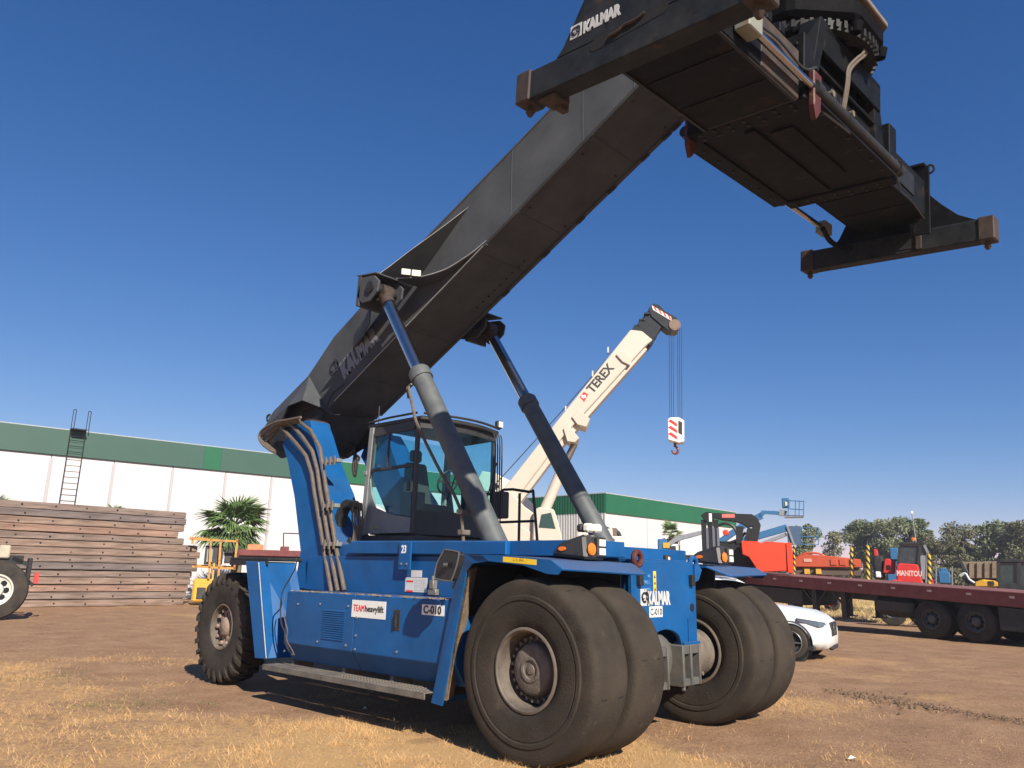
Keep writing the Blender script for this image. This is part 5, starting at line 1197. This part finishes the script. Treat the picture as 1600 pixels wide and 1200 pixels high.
wb = V.poly([(745,748),(752,735),(772,738),(800,752),(800,762),(772,770),(748,765)]); G().prism(wb, 'y', .2, 1.1).build('boom', WCR, t, .03)
for px, py in ((771,756),(776,760)): c = V.p(px, py, .19); G().cyl((c[0],.12,c[2]),(c[0],.2,c[2]),.10,None,12).build('boom_pin', DARK, t)
bb2 = V.poly([(800,752),(835,790),(850,812),(838,815),(800,768)]); G().prism(bb2, 'y', .25, 1.05).build('boom_base', WCR, t, .03)

# ---- white car
CARW = mat('car_white', (.74,.75,.76), .25, var=.02, spec=.5)
CGL = mat('car_glass', (.012,.016,.022), .04, var=.1, spec=.8)
ca = thing('parked_car', 'white compact sport utility car parked behind the far drive wheels', 'car', (-2.52, 9.75, 0), R(13))
def ringc(x, pts): return [(x, y, z) for y, z in pts]+[(x, -y, z) for y, z in reversed(pts)]
secs = [(.88,.30,.62,.60,.62),(.84,.26,.70,.76,.78),(.70,.22,.82,.86,.90),(.45,.20,.90,.93,1.00),(.0,.20,.97,.94,1.06),(-.40,.20,1.01,.94,1.10),(-.70,.20,1.03,.94,1.10),(-1.4,.20,1.04,.945,1.09),(-2.3,.20,1.05,.945,1.09),(-3.1,.22,1.06,.94,1.12),(-3.6,.28,1.02,.90,1.08),(-3.78,.36,.92,.84,.95)]
rs = []
for x, z0, zs, w_, zt_ in secs: rs.append(ringc(x, [(.0,z0),(w_*.80,z0),(w_*.97,z0+.12),(w_,z0+(zs-z0)*.5),(w_*.985,z0+(zs-z0)*.8),(w_*.93,zs-.01),(w_*.70,zt_-.02),(.0,zt_)]))
body = G().rings([[p for p in r[1:-1]] for r in rs]).build('body', CARW, ca)
gs = [(-.48,1.06,.60,1.08),(-.75,1.05,.70,1.25),(-1.15,1.05,.74,1.50),(-1.6,1.05,.76,1.61),(-2.3,1.05,.76,1.63),(-3.0,1.06,.74,1.58),(-3.35,1.06,.72,1.45),(-3.6,1.06,.70,1.12)]
rs = [ringc(x, [(.86,z0),(w_+.02,(z0+z1)*.5),(w_*.93,z1-.04),(w_*.6,z1)]) for x, z0, w_, z1 in gs]
G().rings(rs).build('greenhouse', CGL, ca)
rf = [ringc(x, [(w_*.93+.004,z1-.035),(w_*.8,z1+.008),(w_*.4,z1+.02)]) for x, z0, w_, z1 in [(-1.12,1,.74,1.49)]+gs[3:7]]
G().rings(rf).build('roof', CARW, ca)
for s in (-1, 1):
    G().tube([(-.50,.84*s,1.06),(-1.15,.72*s,1.50),(-1.6,.72*s,1.61),(-3.0,.70*s,1.59),(-3.5,.72*s,1.25)], .035, 6).build('pillar', CARW, ca)
    G().tube([(-1.3,.66*s,1.62),(-1.7,.66*s,1.68),(-2.8,.66*s,1.67),(-3.2,.66*s,1.58)], .018, 6).build('roof_rail', mat('silver', (.6,.62,.64), .25, .9), ca)
    hl = [(.835,.66,.66),(.70,.865,.68),(.28,.955,.80),(.30,.955,.85),(.68,.845,.80),(.80,.70,.775)]
    G().add([(x+.012,(y+.012)*s,z) for x,y,z in hl]+[(x-.03,(y-.03)*s,z) for x,y,z in hl], [tuple(range(6)), tuple(range(11,5,-1))]+[(i,(i+1)%6,6+(i+1)%6,6+i) for i in range(6)]).build('headlight', mat('headlight_glass', (.10,.12,.15), .08, var=.3, scale=30), ca)
    G().lathe([(0,.05),(.015,.045),(.02,.001)], o=(.70,.74*s,.775), axis='x', n=14).build('headlight_lens', mat('hl_lens', (.7,.75,.8), .1), ca)
    G().add([(.86,.50*s,.36),(.80,.76*s,.36),(.77,.80*s,.44),(.82,.74*s,.50),(.875,.52*s,.46),(.80,.50*s,.36),(.74,.72*s,.36),(.71,.76*s,.44),(.76,.70*s,.50),(.80,.52*s,.46)], [(0,1,2,3,4),(9,8,7,6,5)]+[(i,(i+1)%5,5+(i+1)%5,5+i) for i in range(5)]).build('bumper_vent', BLACK, ca)
    G().box(-1.0,-.8,.94*s-.06,.94*s+.12*s+.06,1.06,1.18).build('wing_mirror', CARW, ca, .03)
g = G()
for k in range(4): g.box(.86,.905-.01*k,-.38,.38,.50+k*.065,.53+k*.065)
G().box(.80,.885,-.42,.42,.46,.76).build('grille', BLACK, ca, .02)
G().lathe([(0,.11),(.01,.11),(.01,.09)], o=(.886,0,.62), axis='x', n=24).build('badge_ring', mat('silver2', (.7,.7,.7), .2, .9), ca, fix=False); G().box(.886,.892,-.008,.008,.62,.72).box(.886,.892,-.09,.0,.57,.585).build('badge_star', bpy.data.materials['silver2'], ca)
G().box(.80,.90,-.40,.40,.20,.30).build('lower_trim', BLACK, ca, .03); G().box(-3.6,.6,-.955,.955,.20,.30).build('sill', BLACK, ca, .02)
for x_ in (.13, -2.74):
    for s in (-1, 1):
        G().lathe([(-.02,.44),(.025,.44),(.03,.36),(-.02,.36)], o=(x_,.93*s,.35), n=40).build('arch_trim', BLACK, ca, fix=False)
        G().cyl((x_,.80*s,.35),(x_,.945*s,.35),.39,None,36).build('arch_recess', VOID, ca)
        wo_ = G().lathe([(-.12,.22),(-.13,.27),(-.11,.33),(-.06,.355),(.06,.355),(.11,.33),(.12,.22)], n=36).build('wheel', RUBBER2, ca, fix=False); wo_.location = (x_,.87*s,.355); wo_.rotation_euler = (0,0,0 if s < 0 else math.pi)
        G().lathe([(-.125,.24),(-.135,.23),(-.12,.215),(-.02,.20)], n=36).build('rim', mat('car_rim', (.35,.36,.37), .3, .8), wo_, fix=False)
        for k in range(5):
            a = 2*math.pi*k/5; G().beam((0,-.12,0),(.21*math.cos(a),-.12,.21*math.sin(a)),.02,.06,(0,1,0)).build('spoke', bpy.data.materials['car_rim'], wo_)
        G().cyl((0,-.05,0),(0,-.03,0),.2,None,24).build('brake', VOID, wo_)

# ---- long dark red flatbed trailer at right
tr = thing('flatbed_trailer', 'long empty dark red flatbed trailer with striped stakes parked at right', 'trailer', (-2.0, 18.5, 0), R(-18))
SL = -.043
def tz(x): return 1.52+SL*x
def slab(x0, x1, y0, y1, dz0, dz1, g=None):
    g = g or G(); return g.hexa([(x0,y0,tz(x0)+dz0),(x1,y0,tz(x1)+dz0),(x1,y1,tz(x1)+dz0),(x0,y1,tz(x0)+dz0),(x0,y0,tz(x0)+dz1),(x1,y0,tz(x1)+dz1),(x1,y1,tz(x1)+dz1),(x0,y1,tz(x0)+dz1)])
for i in range(10):
    slab(-11.5+i*2.1+.01, -9.4+i*2.1-.01, .0, 2.55, -.05, .0).build('deck_board', MAR, tr)
slab(-11.5, 9.5, -.03, .06, -.40, -.005).build('side_beam', MAR, tr, .01); slab(-11.5, 9.5, 2.5, 2.58, -.40, -.005).build('side_beam', MAR, tr, .01)
slab(-11.5, 9.5, .55, .75, -.62, -.051).build('chassis_beam', BLACK, tr); slab(-11.5, 9.5, 1.75, 1.95, -.62, -.051).build('chassis_beam', BLACK, tr)
for k in range(14): slab(-11+1.5*k, -10.9+1.5*k, .08, 2.48, -.30, -.06).build('crossmember', BLACK, tr)
refl = mat('reflector', (.45,.30,.28), .4)
for k in range(17): slab(-10.6+1.18*k, -10.46+1.18*k, -.035, -.031, -.17, -.11).build('reflector', refl, tr)
for k in range(3):
    for y_ in (.20, .50, 2.0, 2.3): small_wheel(tr, k*1.32+(.9 if k == 2 else 0), y_, .56, .56, .28, RIMG if not (k == 1 and y_ == .20) else RIMW.copy() if False else RIMG, rr=.52)
    G().box(k*1.32-.1,k*1.32+.1,.3,2.2,.46,.66).build('axle', BLACK, tr)
slab(2.0, 2.9, .02, .5, -1.05, -.42).build('side_locker', BLACK, tr, .02)
for x_ in (-4.36, -3.19):
    for y_ in (.35, 2.1): G().box(x_-.09,x_+.09,y_-.08,y_+.08,.42,1.5).box(x_-.2,x_+.2,y_-.15,y_+.15,.38,.42).build('landing_leg', BLACK, tr)
    for d in (-1, 1): G().beam((x_,.35,.75),(x_+.55*d,.35,1.35),.05,.06).build('leg_brace', BLACK, tr)
slab(-1.95, -.62, .1, .65, -1.0, -.42).build('air_tank', BLACK, tr, .15); slab(-2.3, -.7, 1.2, 2.4, -1.1, -.41).build('locker', BLACK, tr, .05); slab(-8.6,-4.9,.3,2.2,-1.0,-.45).build('kingpin_housing', BLACK, tr, .03)
G().tube([(-.8,.3,.75),(-.7,.3,.42),(-.58,.3,.42),(-.55,.3,.6)], .015, 5).build('air_hose', BLACK, tr)
stripe = bpy.data.materials.new('yellow_black_stripes'); stripe.use_nodes = True; t_ = stripe.node_tree; b_ = t_.nodes['Principled BSDF']
wv = t_.nodes.new('ShaderNodeTexWave'); wv.bands_direction = 'DIAGONAL'; wv.inputs['Scale'].default_value = 2.6; wv.inputs['Distortion'].default_value = 1.2; tcx = t_.nodes.new('ShaderNodeTexCoord'); cr_ = t_.nodes.new('ShaderNodeValToRGB'); cr_.color_ramp.interpolation = 'CONSTANT'
cr_.color_ramp.elements[0].color = (.02,.02,.02,1); cr_.color_ramp.elements[1].position = .5; cr_.color_ramp.elements[1].color = (.62,.42,.05,1)
t_.links.new(tcx.outputs['Object'], wv.inputs['Vector']); t_.links.new(wv.outputs['Fac'], cr_.inputs[0]); t_.links.new(cr_.outputs[0], b_.inputs['Base Color'])
ainv = tr.matrix_basis.inverted()
def on_trailer(px, py):
    M_ = Matrix.Translation((-2.0,18.5,0)) @ Matrix.Rotation(R(-18), 4, 'Z'); Mi = M_.inverted(); c_ = Mi @ CV; d_ = Mi.to_3x3() @ ray(px, py); k_ = (2.3-c_.y)/d_.y; return c_+d_*k_
for px, py0, py1, w_ in ((1241,853,897,.10),(1331,852,904,.13),(1356,852,906,.16),(1452,864,912,.14)):
    a = on_trailer(px, py1); b = on_trailer(px-.5, py0)
    G().cyl((a.x,2.3,tz(a.x)-.05),(b.x,2.3,b.z),w_/2,w_/2*.85,10).build('striped_stake', stripe, tr)

# ---- red steel bin standing on the flatbed, black loader crane behind it
M_ = Matrix.Translation((-2.0,18.5,0)) @ Matrix.Rotation(R(-10), 4, 'Z'); Mi = M_.inverted()
def otr(px, py, y_): c_ = Mi @ CV; d_ = Mi.to_3x3() @ ray(px, py); k_ = (y_-c_.y)/d_.y; return c_+d_*k_
REDB = mat('bright_red_paint', (.75,.055,.02), .45, var=.06, scale=2)
V = View(1198, 30.6)
bi = V.thing('steel_bin', 'bright red sheet steel bin standing on the front of the flatbed trailer', 'bin')
G().prism(V.poly([(1158,845),(1185,846),(1190,849),(1196,846),(1228,848),(1229,892),(1186,894),(1170,870),(1160,866)]), 'y', 0, .9).build('bin_body', REDB, bi, .02)
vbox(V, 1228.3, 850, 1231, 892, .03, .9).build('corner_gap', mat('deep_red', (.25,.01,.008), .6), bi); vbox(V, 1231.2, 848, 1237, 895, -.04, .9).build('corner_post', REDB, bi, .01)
V = View(1150, 31.5)
LB = mat('loader_black', (.010,.011,.012), .5, var=.2)
lc = V.thing('loader_crane', 'black folding loader crane and lift mast standing behind the red bin', 'loader crane')
for x0 in (1098,1108,1117): vbox(V, x0, 812, x0+5, 885, 0, .25).build('mast_rail', LB, lc, .01)
for x0 in (1105,1115,1122): vbox(V, x0, 825, x0+1.5, 882, -.03, .06).build('mast_cylinder', CHROME, lc)
G().prism(V.poly([(1095,805),(1103,800),(1112,800),(1116,812),(1107,820),(1100,812)]), 'y', -.05, .6).build('mast_head', LB, lc, .02)
G().prism(V.poly([(1112,801),(1175,803),(1183,808),(1189,820),(1184,846),(1168,846),(1176,822),(1168,824),(1160,818),(1150,815),(1128,812),(1114,808)]), 'y', .1, .55).build('folded_arm', LB, lc, .02)
G().prism(V.poly([(1150,822),(1162,822),(1160,848),(1150,850)]), 'y', .15, .5).build('arm_column', LB, lc, .01)
G().prism(V.poly([(1168,824),(1176,826),(1168,846),(1162,846)]), 'y', .0, .1).build('arm_ram', LB, lc, .01)
vbox(V, 1128, 803, 1148, 809, .08, .099).build('red_label', mat('faded_red_label', (.55,.16,.14), .5), lc); vbox(V, 1108, 802, 1112, 815, -.07, -.051).build('grey_label', WHITE, lc)
G().lathe([(-.08,.001),(-.06,.10),(.1,.12)], o=(V.p(1134,832)[0], .0, V.p(1134,832)[2]), n=18).build('red_cap', REDB, lc, fix=False)
G().tube([V.p(1120,822,.2),V.p(1132,818,.2),V.p(1145,822,.2),V.p(1152,835,.2)], .05, 7).tube([V.p(1165,832,.2),V.p(1156,842,.2),V.p(1140,848,.2)], .05, 7).build('hose', LB, lc)
vbox(V, 1120, 846, 1178, 905, .2, 1.6).build('machine_body', LB, lc, .08)
vbox(V, 1098, 885, 1170, 905, .0, 1.8).build('base_frame', LB, lc, .03)

# ---- blue boom lifts
BL = mat('lift_blue', (.03,.13,.28), .5, var=.1); BLG = mat('lift_grey', (.22,.23,.25), .5)
V = View(1230, 60.0)
t = V.thing('boom_lift', 'blue boom lift with its empty basket raised highest against the sky', 'boom lift')
for x0, x1, y_ in ((1230,1256,783),(1232,1256,796),(1226,1256,806)):
    for v in (0, 1.0): vbeam(V, (x0,y_-1), (x1,y_+.5), .07, .07, v).build('basket_rail', BL, t)
for px in (1232, 1243, 1249, 1256):
    for v in (0, 1.0): vbeam(V, (px,782), (px-.7,807), .06, .06, v).build('basket_post', BL, t)
vbox(V, 1222, 778, 1233, 793, .1, .9).build('control_box', BL, t, .05); vbox(V, 1227, 784, 1232, 790, .05, .099).build('notice', mat('notice_cream', (.7,.6,.35), .6), t)
vbox(V, 1226, 805, 1255, 808, .0, 1.1).build('basket_floor', BLG, t)
G().prism(V.poly([(1190,797),(1215,798),(1222,801),(1220,804),(1195,802),(1188,809),(1184,806)]), 'y', .3, .7).build('jib', BL, t)
G().prism(V.poly([(1218,795),(1230,798),(1228,806),(1217,805)]), 'y', .25, .8).build('rotator', BLG, t)
for a, b in (((1190,805),(1165,818)),((1165,818),(1120,850)),((1120,850),(1050,880))): vbeam(V, a, b, .45, .5, .3).build('arm', BL, t)
G().box(V.p(1050,880)[0]-1,V.p(1110,880)[0]+1,-.5,1.6,.5,2.0).build('chassis', BL, t, .1)
for x_ in (V.p(1050,880)[0]-.4, V.p(1110,880)[0]+.4): small_wheel(t, x_, -.4, .5, .5, .3, RIMG)
V = View(1240, 58.0)
t = V.thing('boom_lift', 'blue boom lift with its arm folded lower, behind the red bin', 'boom lift')
G().prism(V.poly([(1150,842),(1228,819),(1232,824),(1230,830),(1152,852)]), 'y', 0, .5).build('arm', BL, t, .03)
G().prism(V.poly([(1165,856),(1228,832),(1230,837),(1168,862)]), 'y', .1, .4).build('lower_arm', BLG, t, .03)
vbox(V, 1231, 822, 1250, 851, .0, .5).build('basket_gate', mat('mesh_blue', (.05,.09,.16), .6), t)
vbeam(V, (1230,822), (1241,852), .14, .2, -.1).build('stay', BLG, t)
for y_ in (824, 838, 850):
    for v in (0, 1.2): vbeam(V, (1250,y_), (1279,y_+1), .05, .05, v).build('basket_rail', BL, t)
for px in (1251, 1262, 1279): vbeam(V, (px,824), (px,851), .05, .05, 0).build('basket_post', BL, t)
G().box(V.p(1170,860)[0],V.p(1230,860)[0],-.2,1.8,.5,1.9).build('chassis', BL, t, .1)
for x_ in (V.p(1180,860)[0], V.p(1222,860)[0]): small_wheel(t, x_, -.1, .5, .5, .3, RIMG)

# ---- orange low lift machine
OR = mat('orange_paint', (.45,.075,.03), .5, var=.12, scale=2)
V = View(1290, 44.0)
t = V.thing('low_loader', 'faded orange steel platform machine beyond the flatbed trailer', 'platform machine')
G().prism(V.poly([(1238,872),(1258,866),(1290,868),(1345,874),(1346,887),(1242,886)]), 'y', 0, 2).build('platform', OR, t, .04)
G().tube([V.p(1248,869,.3),V.p(1262,864,.3),V.p(1280,865,.3),V.p(1290,870,.3)], .06, 6).build('hoop', OR, t)
for x0 in (1298,1312,1328): vbox(V, x0, 874, x0+9, 883, -.05, 0).build('panel', OR, t, .01)
vbox(V, 1256, 873, 1268, 878, -.04, -.001).build('faint_plate', mat('faint_plate', (.55,.30,.25), .6), t)
vbox(V, 1242, 888, 1345, 898, .2, 1.8).build('underframe', mat('rust_dark', (.09,.065,.05), .8), t, .02)
for x0 in (1257, 1275): vbox(V, x0, 889, x0+8, 897, -.05, .2).build('bracket', YELP, t, .01)
vbox(V, 1252, 897, 1300, 945, .6, .9).build('base', OR, t, .05)
for x_ in (-1.6, .2): small_wheel(t, x_, 1.2, .4, .4, .3, BLACK)

# ---- red telehandler
V = View(1420, 34.0)
t = V.thing('telehandler', 'red telescopic handler with a dark glass cab beyond the flatbed trailer', 'telehandler')
TR_ = mat('telehandler_red', (.55,.035,.03), .4, var=.08)
G().prism(V.poly([(1401,914),(1400,884),(1404,880),(1434,882),(1441,908),(1446,914)]), 'y', -.2, 1.6).build('bonnet', TR_, t, .05)
a = V.p(1401, 897, -.205); text('MANITOU', .20, (a[0], -.206, a[2]-.05), (1,0,-.02), (0,0,1), mat('pale_red_print', (.75,.45,.42), .5), t, width=.86, bold=.01)
cbx = G().prism(V.poly([(1403,882),(1406,851),(1411,849),(1444,851),(1450,862),(1450,890),(1447,912),(1441,910),(1434,882)]), 'y', .1, 1.4).build('cab', mat('tele_glass', (.035,.045,.05), .1, var=.3), t, .03)
for a, b in (((1403,882),(1406,850)),((1406,850),(1444,851)),((1435,884),(1438,852)),((1444,851),(1450,864)),((1450,864),(1448,912)),((1435,884),(1441,912)),((1403,882),(1435,884))): vbeam(V, a, b, .09, .1, .02).build('cab_frame', BLG if a[0] > 1436 else BLACK, t)
vbox(V, 1404, 847, 1446, 851, .0, 1.5).build('roof', BLACK, t, .03); vbox(V, 1441, 868, 1446, 905, .04, .09).build('door', BLG, t)
G().prism(V.poly([(1379,896),(1381,874),(1386,872),(1399,877),(1398,897)]), 'y', .2, 1.2).build('boom_end', TR_, t, .04); vbox(V, 1386, 883, 1391, 890, .17, .2).build('boom_slot', VOID, t)
vbox(V, 1366, 868, 1380, 905, .3, 1.0).build('carriage', BLACK, t, .08); vbox(V, 1368, 893, 1376, 903, .2, .3).build('white_guard', WHITE, t, .04)
vbox(V, 1366, 858, 1371, 880, .5, .8).build('red_post', TR_, t, .04); vbox(V, 1394, 906, 1408, 914, -.3, .5).build('tank', TR_, t, .04)
for px in (1390, 1436): c = V.p(px, 900); small_wheel(t, c[0], -.3, .5, .5, .4, BLACK)
V = View(1397, 46.0)
t = V.thing('blue_machine', 'small blue machine hood showing left of the red telehandler cab', 'machine')
vbox(V, 1391, 856, 1403, 875, 0, 1).build('hood', BL, t, .05); vbox(V, 1388, 875, 1406, 920, .2, 1.5).build('body', BL, t, .05)
V = View(1474, 40.0)
t = V.thing('blue_machine', 'low blue machine with railings just right of the red telehandler', 'machine')
vbox(V, 1467, 893, 1484, 912, 0, 1).build('body', BL, t, .05); vbox(V, 1469, 888, 1480, 894, .1, .8).build('hood', BL, t, .03)
for px in (1463,1488): vbeam(V, (px,885), (px,915), .05, .05, 0).build('rail', BLG, t)
vbox(V, 1448, 905, 1458, 915, 0, .5).build('red_drum', TR_, t, .03)
V = View(1425, 70.0)
t = V.thing('light_mast', 'thin grey mast with a white lamp rising behind the red telehandler cab', 'mast')
a = V.p(1425, 803); G().tube([(a[0]+.25,0,0),(a[0],0,a[2])], .045, 6).build('pole', BLG, t); G().box(a[0]-.09,a[0]+.09,-.1,.1,a[2],a[2]+.22).build('lamp', WHITE, t, .03)
c = V.p(1427, 843); G().lathe([(-.1,.001),(-.08,.14),(.12,.16),(.16,.001)], o=(c[0],-.1,c[2]), axis='z', n=12).build('beacon', ORANGE, t)

# ---- tipper body and yellow loader at the right edge
V = View(1540, 42.0)
t = V.thing('tipper_body', 'dusty brown steel tipper body lying beyond the trailer at right', 'tipper body')
BRN = mat('dusty_brown_steel', (.20,.145,.095), .8, var=.25, dust=.3)
G().prism(V.poly([(1503,878),(1566,877),(1563,904),(1512,904)]), 'y', 0, 2.2).build('body', BRN, t, .03)
for px in (1516,1528,1540,1552): vbeam(V, (px,879), (px,903), .08, .10, -.08).build('rib', BRN, t)
G().prism(V.poly([(1500,883),(1506,880),(1514,895),(1508,902)]), 'y', -.1, 1.2).build('end_flap', BLACK, t, .04)
for px in (1520, 1556): c = V.p(px, 905); small_wheel(t, c[0], .2, .5, .5, .3, RIMG)
vbox(V, 1508, 904, 1566, 912, .3, 1.9).build('frame', BLACK, t)
V = View(1560, 33.0)
t = V.thing('wheel_loader', 'yellow loader with a dark glass cab at the right edge beyond the trailer', 'loader')
G().prism(V.poly([(1522,918),(1522,910),(1535,905),(1560,908),(1562,918)]), 'y', 0, 1.6).build('hood', YELP, t, .05); vbox(V, 1545, 908, 1553, 914, -.03, 0).build('vent', BLACK, t)
G().prism(V.poly([(1557,918),(1558,880),(1566,877),(1640,877),(1640,918)]), 'y', .1, 1.6).build('cab', mat('loader_glass', (.03,.045,.045), .08, var=.3), t, .03)
vbox(V, 1558, 874, 1640, 879, 0, 1.7).build('roof', BLACK, t, .03)
for px in (1560, 1592): vbeam(V, (px,878), (px,918), .12, .1, .02).build('cab_post', BLACK, t)
vbox(V, 1560, 912, 1640, 935, .0, 1.7).build('body', BLACK, t, .05)
G().tube([V.p(1500,900,.3),V.p(1508,896,.3),V.p(1514,905,.3),V.p(1524,912,.3)], .05, 6).build('hose', LETG, t)
for px in (1530, 1600): c = V.p(px, 925); small_wheel(t, c[0], -.1, .6, .6, .4, RIMG)

# ---- white lorry near the small palm
V = View(1075, 42.0)
t = V.thing('box_truck', 'white box van partly hidden between the blue machine and the black loader crane', 'van')
vbox(V, 1062, 843, 1098, 868, 0, 2.2).build('box', WPAINT, t, .05); vbox(V, 1040, 850, 1062, 868, .1, 2.1).build('cab', WPAINT, t, .08)
vbox(V, 1043, 853, 1056, 861, .07, .099).build('window', BLACK, t); vbox(V, 1062, 866, 1098, 872, .1, 2).build('frame', BLACK, t)
for x_ in (V.p(1048,870)[0], V.p(1090,870)[0]): small_wheel(t, x_, .0, .45, .45, .25, RIMG)
V = View(1060, 39.0)
t = V.thing('boom_lift', 'small blue machine with a long grey arm in front of the small palm', 'boom lift')
G().prism(V.poly([(1040,850),(1056,838),(1100,828),(1100,834),(1058,846),(1044,855)]), 'y', 0, .3).build('arm', BLG, t, .02)
vbox(V, 1028, 842, 1042, 870, 0, 1.0).build('body', BL, t, .05); vbox(V, 1036, 848, 1046, 856, -.05, .0).build('yellow_panel', YELP, t)
vbox(V, 985, 850, 996, 862, .0, .8).build('blue_tank', BL, t, .1) if False else None
G().box(-1.2,1.2,.1,1.4,.4,1.2).build('chassis', BL, t, .05)
for x_ in (-.9, .9): small_wheel(t, x_, .0, .4, .4, .25, RIMG)

# ---- eucalyptus trees on the horizon
LV = [mat('eucalyptus_leaf_%d' % i, c, .7, var=.35, scale=.8, spec=.25) for i, c in enumerate(((.13,.155,.075),(.17,.19,.105),(.125,.125,.065),(.19,.185,.11)))]
BARK = mat('eucalyptus_bark', (.20,.16,.12), .9, var=.3)
def tree(px, top, wpx, d, label, li, seed, n=26, base=892, thin=1., group='eucalyptus trees on the horizon'):
    V = View(px, d); r = random.Random(seed); t = V.thing('eucalyptus_tree', label, 'tree', group)
    H = V.p(px, top)[2]; dep = (V.o-CV).dot(cf); W = wpx/FPX*dep/2
    g = G().tube([(0,0,-.2),(.1*r.uniform(-1,1),0,H*.3),(r.uniform(-.3,.3),0,H*.6),(r.uniform(-.4,.4),0,H*.85)], [.04*H*.6,.03*H*.6,.02*H*.5,.06], 7)
    V_ = []; F_ = []
    rr = np.random.default_rng(seed)
    cl = []
    for k in range(n):
        a = r.uniform(0, 6.28); h = r.uniform(.30, .97)**.8; q = W*math.sqrt(max(.02, 1-((h-.58)/.48)**2))*r.uniform(.15, 1.0)
        c = Vector((math.cos(a)*q, math.sin(a)*q*.9, H*h)); cl.append((c, H*r.uniform(.05, .13)))
        g.tube([(0,0,H*(h*.45+.08)), tuple(c*.5+Vector((0,0,H*(h*.45+.08)*.5))), tuple(c)], [.012*H,.008*H,.002*H], 4)
    g.build('trunk', BARK, t, kind=None)
    for c, s in cl:
        m_ = int(230*thin); P = rr.normal(0, 1, (m_, 3)); P /= np.linalg.norm(P, axis=1)[:, None]; P *= (rr.uniform(0, 1, m_)**.33)[:, None]*s*np.array([1.25, 1.25, .85]); P += np.array(c)
        A_ = rr.normal(0, 1, (m_, 3)); A_ /= np.linalg.norm(A_, axis=1)[:, None]; B_ = np.cross(A_, rr.normal(0, 1, (m_, 3))); B_ /= np.linalg.norm(B_, axis=1)[:, None]
        sz = H*.017*rr.uniform(.6, 1.5, m_)[:, None]; V_.append(np.stack([P-A_*sz, P+B_*sz*.6, P+A_*sz, P-B_*sz*.6], 1).reshape(-1, 3))
    VV = np.concatenate(V_); me = bpy.data.meshes.new('crown'); me.vertices.add(len(VV)); me.vertices.foreach_set('co', VV.ravel()); me.loops.add(len(VV)); me.loops.foreach_set('vertex_index', np.arange(len(VV)))
    nf = len(VV)//4; me.polygons.add(nf); me.polygons.foreach_set('loop_start', np.arange(0, 4*nf, 4)); me.polygons.foreach_set('loop_total', np.full(nf, 4)); me.update(calc_edges=True); me.materials.append(LV[li])
    put(me, 'crown', t)
tree(1262, 820, 52, 105, 'pale leafy tree rising right of the lowest blue lift basket', 1, 1, 22)
tree(1302, 831, 30, 105, 'slender sparse tree standing alone left of the big row', 3, 2, 10, thin=.7)
tree(1352, 815, 52, 112, 'leftmost tree of the dense row at right, above the orange platform', 0, 3, 30)
tree(1392, 813, 62, 110, 'tree above the left side of the red telehandler cab', 1, 4, 34)
tree(1432, 814, 60, 114, 'tallest bushy tree right behind the thin light mast', 0, 5, 34)
tree(1458, 838, 46, 108, 'lower tree between the mast and the gap in the row', 2, 6, 22)
tree(1500, 821, 66, 110, 'broad brownish tree above the tipper body', 2, 7, 36)
tree(1548, 818, 56, 112, 'tree above the dark loader cab near the right edge', 0, 8, 30)
tree(1575, 812, 40, 116, 'narrow tall tree second from the right edge', 1, 9, 26)
tree(1602, 820, 60, 110, 'tree cut by the right edge of the picture', 2, 10, 30)
hedge_v = []
rr = np.random.default_rng(5)
V = View(1430, 98.0)
n = 26000; u = rr.uniform(-26, 22, n); hgt = 2.6+1.6*vnoise(u, u*0, .35, 4)
P = np.stack([u, rr.uniform(0, 3, n), rr.uniform(0, 1, n)**.8*hgt], -1); A_ = rr.normal(0, 1, (n, 3)); A_ /= np.linalg.norm(A_, axis=1)[:, None]; B_ = np.cross(A_, rr.normal(0, 1, (n, 3))); B_ /= np.linalg.norm(B_, axis=1)[:, None]
sz = .17*rr.uniform(.6, 1.5, n)[:, None]; VV = np.stack([P-A_*sz, P+B_*sz*.6, P+A_*sz, P-B_*sz*.6], 1).reshape(-1, 3)
me = bpy.data.meshes.new('shrubs'); me.vertices.add(len(VV)); me.vertices.foreach_set('co', VV.ravel()); me.loops.add(len(VV)); me.loops.foreach_set('vertex_index', np.arange(len(VV))); me.polygons.add(n)
me.polygons.foreach_set('loop_start', np.arange(0, 4*n, 4)); me.polygons.foreach_set('loop_total', np.full(n, 4)); me.update(calc_edges=True); me.materials.append(LV[2])
o = bpy.data.objects.new('shrubs', me); col.objects.link(o); o.location = V.o; o.rotation_euler = (0,0,V.rz); o['kind'] = 'stuff'; tag(o, 'belt of low olive shrubs under the trees on the horizon', 'shrubs')
# two scraps of litter on the dirt
for px, py, s in ((566,1108,.05),(1325,1186,.07)):
    p = at(px, py, 'z', .01); o = G().add([(0,0,0),(s,.01,.02),(s*1.1,s*.6,.01),(.01,s*.7,.03)], [(0,1,2,3)]).build('paper_scrap', WHITE, None, fix=False); o.location = p
    tag(o, 'scrap of white litter on the dirt %s' % ('below the side step' if px < 1000 else 'near the bottom right'), 'litter')

# thin dusty air over the yard
hz = G().box(-1500, 1500, -1500, 1500, -1.2, 12.6).build('haze', (lambda m: m)(bpy.data.materials.new('haze_air')), None); hz['kind'] = 'stuff'
hm_ = hz.data.materials[0]; hm_.use_nodes = True; hn = hm_.node_tree; hn.nodes.clear(); ho = hn.nodes.new('ShaderNodeOutputMaterial'); pv = hn.nodes.new('ShaderNodeVolumePrincipled')
pv.inputs['Color'].default_value = (.86,.90,1,1); pv.inputs['Density'].default_value = .0007; pv.inputs['Anisotropy'].default_value = .2; hn.links.new(pv.outputs[0], ho.inputs['Volume'])
